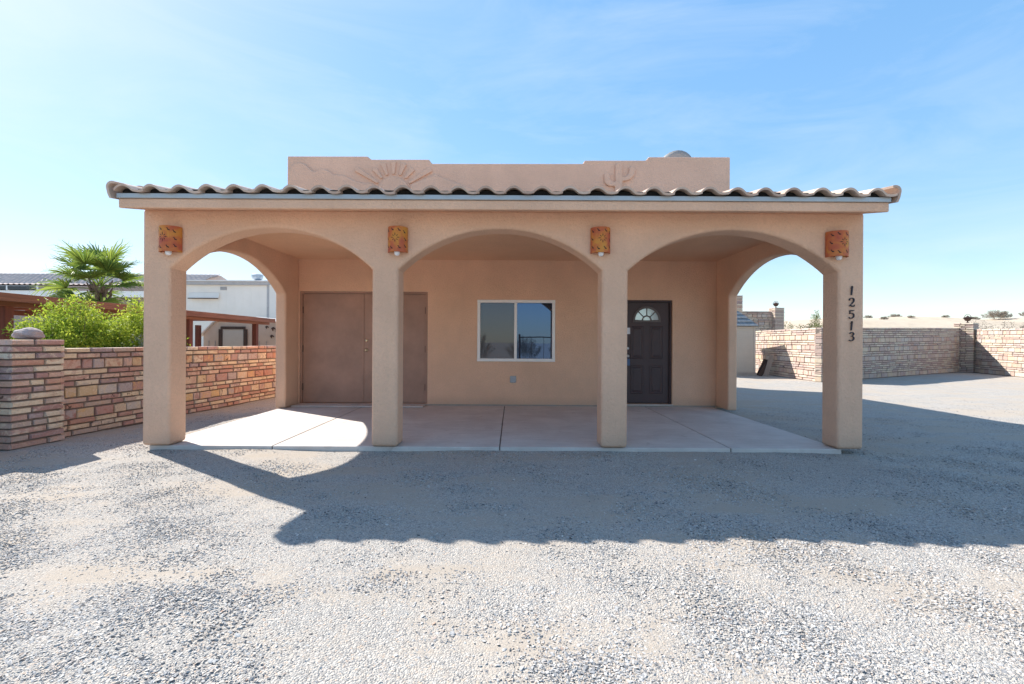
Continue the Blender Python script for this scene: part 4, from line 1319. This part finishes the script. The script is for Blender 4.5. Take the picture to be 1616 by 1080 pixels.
# fan palm
pm = empty('fan_palm', (-15.4, 17.0, GZ))
tag(pm, 'green fan palm with fraying fronds rising behind the ramada', 'palm tree')
MB().tube([(0, 0, 0), (0.03, 0, 1.2), (0.0, 0, 2.4), (0.02, 0, 3.3)], [0.3, 0.24, 0.24, 0.3], 14).build('trunk', M['bark'], pm)
boots = MB()
for i in range(60):
    a = i * 2.4; z = 1.2 + i * 0.036
    c0 = Vector((0.25 * math.cos(a), 0.25 * math.sin(a), z))
    boots.tube([c0, c0 + Vector((0.12 * math.cos(a), 0.12 * math.sin(a), 0.28))], [0.05, 0.02], 5)
boots.build('leaf_bases', M['bark'], pm)['kind'] = 'stuff'
def frond_mesh(seed):
    rg = np.random.default_rng(seed)
    # petiole along +x (length 1), then fan of blades; the fan droops at its tips
    V, F, S_ = [], [], []
    def quadstrip(cs, ws, nrm, sh_):
        n0 = len(V)
        for c_, w_ in zip(cs, ws):
            V.append(tuple(c_ + nrm * w_)); V.append(tuple(c_ - nrm * w_)); S_.extend([sh_, sh_])
        for i in range(len(cs) - 1):
            F.append((n0 + 2 * i, n0 + 2 * i + 1, n0 + 2 * i + 3, n0 + 2 * i + 2))
    pet = [Vector((0.85 * t_, 0, 0.08 * math.sin(t_ * 2))) for t_ in np.linspace(0, 1, 5)]
    quadstrip(pet, [0.03, 0.026, 0.022, 0.02, 0.018], Vector((0, 1, 0)), 0.45)
    quadstrip(pet, [0.02, 0.018, 0.016, 0.014, 0.012], Vector((0, 0, 1)), 0.45)
    hub = pet[-1]
    nb = 44
    for i in range(nb):
        a = R(-112 + 224 * i / (nb - 1) + rg.uniform(-1.5, 1.5))
        L = (1.02 - 0.32 * abs(a) / R(112)) * rg.uniform(0.88, 1.06)
        fold = 0.30 * abs(math.sin(a)) + 0.02
        d = Vector((math.cos(a), math.sin(a) * 0.92, fold))
        d.normalize()
        side = Vector((-math.sin(a), math.cos(a), (0.45 if i % 2 else -0.45))).normalized()
        cs, ws = [], []
        for t_, w_ in ((0.0, 0.006), (0.3, 0.024), (0.55, 0.026), (0.75, 0.015), (0.9, 0.007), (1.0, 0.001)):
            dr = -0.55 * max(0, t_ - 0.45) ** 1.5 * rg.uniform(0.4, 1.6)
            cs.append(hub + d * (L * t_) + Vector((0, 0, dr)))
            ws.append(w_)
        quadstrip(cs, ws, side, float(np.clip(0.45 + rg.normal() * 0.2, 0, 1)))
    me = raw_mesh('frond', V, F, M['leaf_palm'])
    at = me.attributes.new('shade', 'FLOAT', 'POINT'); at.data.foreach_set('value', np.array(S_, dtype=np.float32)[:len(me.vertices)])
    return me
fms = [frond_mesh(40 + i) for i in range(4)]
rr = random.Random(5)
for i in range(19):
    el = 58 - i * 4.9 + rr.uniform(-7, 7)
    o = link(bpy.data.objects.new('frond', fms[i % 4]), pm)
    o.location = (0, 0, 3.05 + 0.3 * (1 - i / 22))
    o.rotation_euler = Euler((rr.uniform(-0.3, 0.3), R(-el), R(i * 137.5)), 'XYZ')
    s_ = rr.uniform(0.9, 1.15)
    o.scale = (s_, s_, s_)

# shrubs over the right walls and on the hill
def shrub_copy(src, loc, s_, label, cat, group, rz):
    r = src.copy(); COL.objects.link(r); r.location = loc; r.scale = (s_, s_, s_); r.rotation_euler = (0, 0, rz)
    r['label'] = label
    for ch in src.children:
        c_ = ch.copy(); COL.objects.link(c_); c_.parent = r
    return r
def on_hill(x, y): return float(hill_z(np.array(x), np.array(y))) - 0.05
dry = bush('desert_shrub', 'largest grey desert shrub on the hill crest right of the lantern', (0, 0, 0), (2.2, 2.2), 2.0, 60, 3600, M['leaf_dry'], 9, 0.34, 0.024, 'shrub', 'desert shrubs on the sand hill', 0.3)
dry.location = (76.6, 72, on_hill(76.6, 72)); dry.scale = (0.8, 0.8, 0.8)
hill_spots = [
    (60.5, 72, 0.42, 'dry shrub on the crest just right of the house number column'),
    (63.8, 73, 0.40, 'low dry shrub on the crest, second from the numbered column'),
    (70.5, 75, 0.45, 'dry shrub on the crest left of the right corner pier'),
    (75.2, 74, 0.36, 'small dry shrub on the crest right beside the right corner pier lantern'),
    (82.6, 73, 0.5, 'dry shrub on the crest at the right picture edge'),
    (55.5, 71, 0.3, 'tiny shrub on the crest touching the edge of the numbered column'),
    (57, 65, 0.22, 'tiny shrub on the sand slope below the second crest shrub'),
    (62, 65, 0.22, 'tiny shrub midway along the sand slope above the shaded wall'),
    (51.5, 63, 0.26, 'tiny shrub on the sand slope nearest the numbered column'),
    (65.5, 65, 0.2, 'tiny shrub on the slope just left of the right corner pier')]
for i, (x, y, s_, lb_) in enumerate(hill_spots):
    shrub_copy(dry, (x, y, on_hill(x, y)), s_, lb_, 'shrub', None, i * 1.3)
brn = bush('desert_shrub', 'broad brown scrub right behind the wall at the right picture edge', (27.0, 25.5, GZ), (2.2, 1.6), 2.75, 60, 9000, M['leaf_dry'], 12, 0.13, 0.012, 'shrub', None, 0.3)
shrub_copy(brn, (23.6, 24.5, GZ), 0.78, 'brown scrub just right of the right corner pier', 'shrub', None, 2.0)
grn = bush('desert_shrub', 'thin green shrub above the sunlit wall beside the tan shed', (16.0, 26.5, GZ), (1.1, 0.9), 2.45, 44, 9000, M['leaf_green'], 13, 0.11, 0.012, 'shrub', None, 0.3)
shrub_copy(grn, (17.3, 25.8, GZ), 1.22, 'taller green shrub in the middle above the sunlit wall', 'shrub', None, 1.0)
shrub_copy(grn, (18.2, 25.0, GZ), 0.98, 'yellow-green shrub next to the numbered column above the wall', 'shrub', None, 2.2)
shrub_copy(grn, (16.6, 28.5, GZ), 1.0, 'low far shrub between the thin shrub and the taller one', 'shrub', None, 4.0)

# ------------------------------------------------------------------ behind the viewer: gate mirrored in the window, shrubs added to darken the reflection
gt = empty('pipe_gate', (1.0, -6.5, GZ)); tag(gt, 'rusty pipe gate closing the yard opposite the house', 'gate')
for x in (-0.6, 5.2): MB().tube([(x, 0, 0), (x, 0, 1.75)], 0.05, 8).build('gate_post', M['metal_dark'], gt)
for z in (0.35, 1.58): MB().tube([(-0.6, 0, z), (5.2, 0, z)], 0.028, 8).build('gate_rail', M['metal_dark'], gt)
for i in range(1, 9): MB().tube([(-0.6 + i * 0.644, 0, 0.35), (-0.6 + i * 0.644, 0, 1.58)], 0.012, 6).build('gate_bar', M['metal_dark'], gt)
shrub_copy(brn, (-2.5, -9.0, GZ), 0.7, 'brown scrub left of the pipe gate, added to darken the window reflection', 'shrub', None, 0.3)
shrub_copy(brn, (3.5, -9.5, GZ), 0.62, 'brown scrub behind the pipe gate, added to darken the window reflection', 'shrub', None, 3.3)
shrub_copy(brn, (0.8, -10.5, GZ), 0.66, 'brown scrub at the left gate post, added to darken the window reflection', 'shrub', None, 5.3)

# ------------------------------------------------------------------ loose gravel near the viewer
rg = np.random.default_rng(77)
def vnoise(x, y, seed):
    g_ = np.random.default_rng(seed).uniform(size=(64, 64))
    xi, yi = np.floor(x).astype(int), np.floor(y).astype(int)
    fx, fy = x - xi, y - yi
    fx = fx * fx * (3 - 2 * fx); fy = fy * fy * (3 - 2 * fy)
    q = lambda a_, b_: g_[a_ % 64, b_ % 64]
    return (q(xi, yi) * (1 - fx) + q(xi + 1, yi) * fx) * (1 - fy) + (q(xi, yi + 1) * (1 - fx) + q(xi + 1, yi + 1) * fx) * fy
NP = 820000
y_ = 0.9 + (11.0 - 0.9) * rg.uniform(size=NP) ** 1.35
x_ = rg.uniform(-1, 1, NP) * (1.2 * y_ + 1.4)
w_d = np.clip(1.25 / (0.55 + 0.2 * y_), 0, 1) * np.clip((11.0 - y_) / 5.0, 0, 1)
ca, sa = math.cos(R(-20)), math.sin(R(-20))
u_, v_ = x_ * ca - y_ * sa, x_ * sa + y_ * ca
f_ = 0.45 * vnoise(u_ * 0.7 + 9, v_ * 1.9 + 3, 1) + 0.3 * vnoise(u_ * 1.9 + 5, v_ * 4.3, 2) + 0.25 * vnoise(x_ * 4.5, y_ * 5.5, 3)
f_ = (f_ - f_.mean()) / f_.std()
prob = np.clip(0.62 - 0.40 * f_, 0.05, 1.0) * w_d
keep = rg.uniform(size=NP) < prob
keep &= ~((x_ > -4.34) & (x_ < 3.97) & (y_ > 5.39))
keep &= ~((x_ < -5.6) & (y_ > 2.4))
pts = np.stack([x_[keep], y_[keep]], 1)
print('pebbles', len(pts))
pz = ground_z(pts[:, 0], pts[:, 1])
gm = bpy.data.meshes.new('gravel')
gm.vertices.add(len(pts)); gm.vertices.foreach_set('co', np.stack([pts[:, 0], pts[:, 1], pz + 0.0005], 1).astype(np.float32).ravel())
gsz = gm.attributes.new('size', 'FLOAT', 'POINT')
gsz.data.foreach_set('value', np.clip(np.exp(rg.normal(size=len(pts)) * 0.29), 0.5, 2.2).astype(np.float32))
gm.materials.append(M['pebble'])
gravel = link(bpy.data.objects.new('gravel', gm))
tag(gravel, 'loose grey and tan gravel stones covering the yard', None, None, 'stuff')
ng = bpy.data.node_groups.new('gravel_nodes', 'GeometryNodeTree')
ng.interface.new_socket('Geometry', in_out='INPUT', socket_type='NodeSocketGeometry')
ng.interface.new_socket('Geometry', in_out='OUTPUT', socket_type='NodeSocketGeometry')
N = ng.nodes; LK = ng.links
gi, go = N.new('NodeGroupInput'), N.new('NodeGroupOutput')
ico = N.new('GeometryNodeMeshIcoSphere'); ico.inputs['Radius'].default_value = 0.0052; ico.inputs['Subdivisions'].default_value = 2
nz = N.new('ShaderNodeTexNoise'); nz.inputs['Scale'].default_value = 70; nz.inputs['Detail'].default_value = 1
sub = N.new('ShaderNodeVectorMath'); sub.operation = 'SUBTRACT'; sub.inputs[1].default_value = (0.5, 0.5, 0.5)
scl = N.new('ShaderNodeVectorMath'); scl.operation = 'SCALE'; scl.inputs['Scale'].default_value = 0.018
sp = N.new('GeometryNodeSetPosition')
LK.new(ico.outputs['Mesh'], sp.inputs['Geometry'])
LK.new(nz.outputs['Color'], sub.inputs[0]); LK.new(sub.outputs[0], scl.inputs[0]); LK.new(scl.outputs[0], sp.inputs['Offset'])
smt = N.new('GeometryNodeSetMaterial'); smt.inputs['Material'].default_value = M['pebble']
LK.new(sp.outputs[0], smt.inputs['Geometry'])
ssh = N.new('GeometryNodeSetShadeSmooth'); ssh.inputs['Shade Smooth'].default_value = False
LK.new(smt.outputs[0], ssh.inputs[0])
iop = N.new('GeometryNodeInstanceOnPoints')
rv = N.new('FunctionNodeRandomValue'); rv.data_type = 'FLOAT_VECTOR'
rv.inputs[0].default_value = (-0.45, -0.45, 0); rv.inputs[1].default_value = (0.45, 0.45, 6.283)
rs = N.new('FunctionNodeRandomValue'); rs.data_type = 'FLOAT_VECTOR'
rs.inputs[0].default_value = (0.3, 0.3, 0.2); rs.inputs[1].default_value = (1.35, 1.1, 0.55)
LK.new(gi.outputs[0], iop.inputs['Points']); LK.new(ssh.outputs[0], iop.inputs['Instance'])
na = N.new('GeometryNodeInputNamedAttribute'); na.data_type = 'FLOAT'; na.inputs['Name'].default_value = 'size'
vsc = N.new('ShaderNodeVectorMath'); vsc.operation = 'SCALE'
LK.new(rs.outputs[0], vsc.inputs[0]); LK.new(na.outputs[0], vsc.inputs['Scale'])
LK.new(rv.outputs[0], iop.inputs['Rotation']); LK.new(vsc.outputs[0], iop.inputs['Scale'])
LK.new(iop.outputs[0], go.inputs[0])
gmod = gravel.modifiers.new('gravel', 'NODES'); gmod.node_group = ng
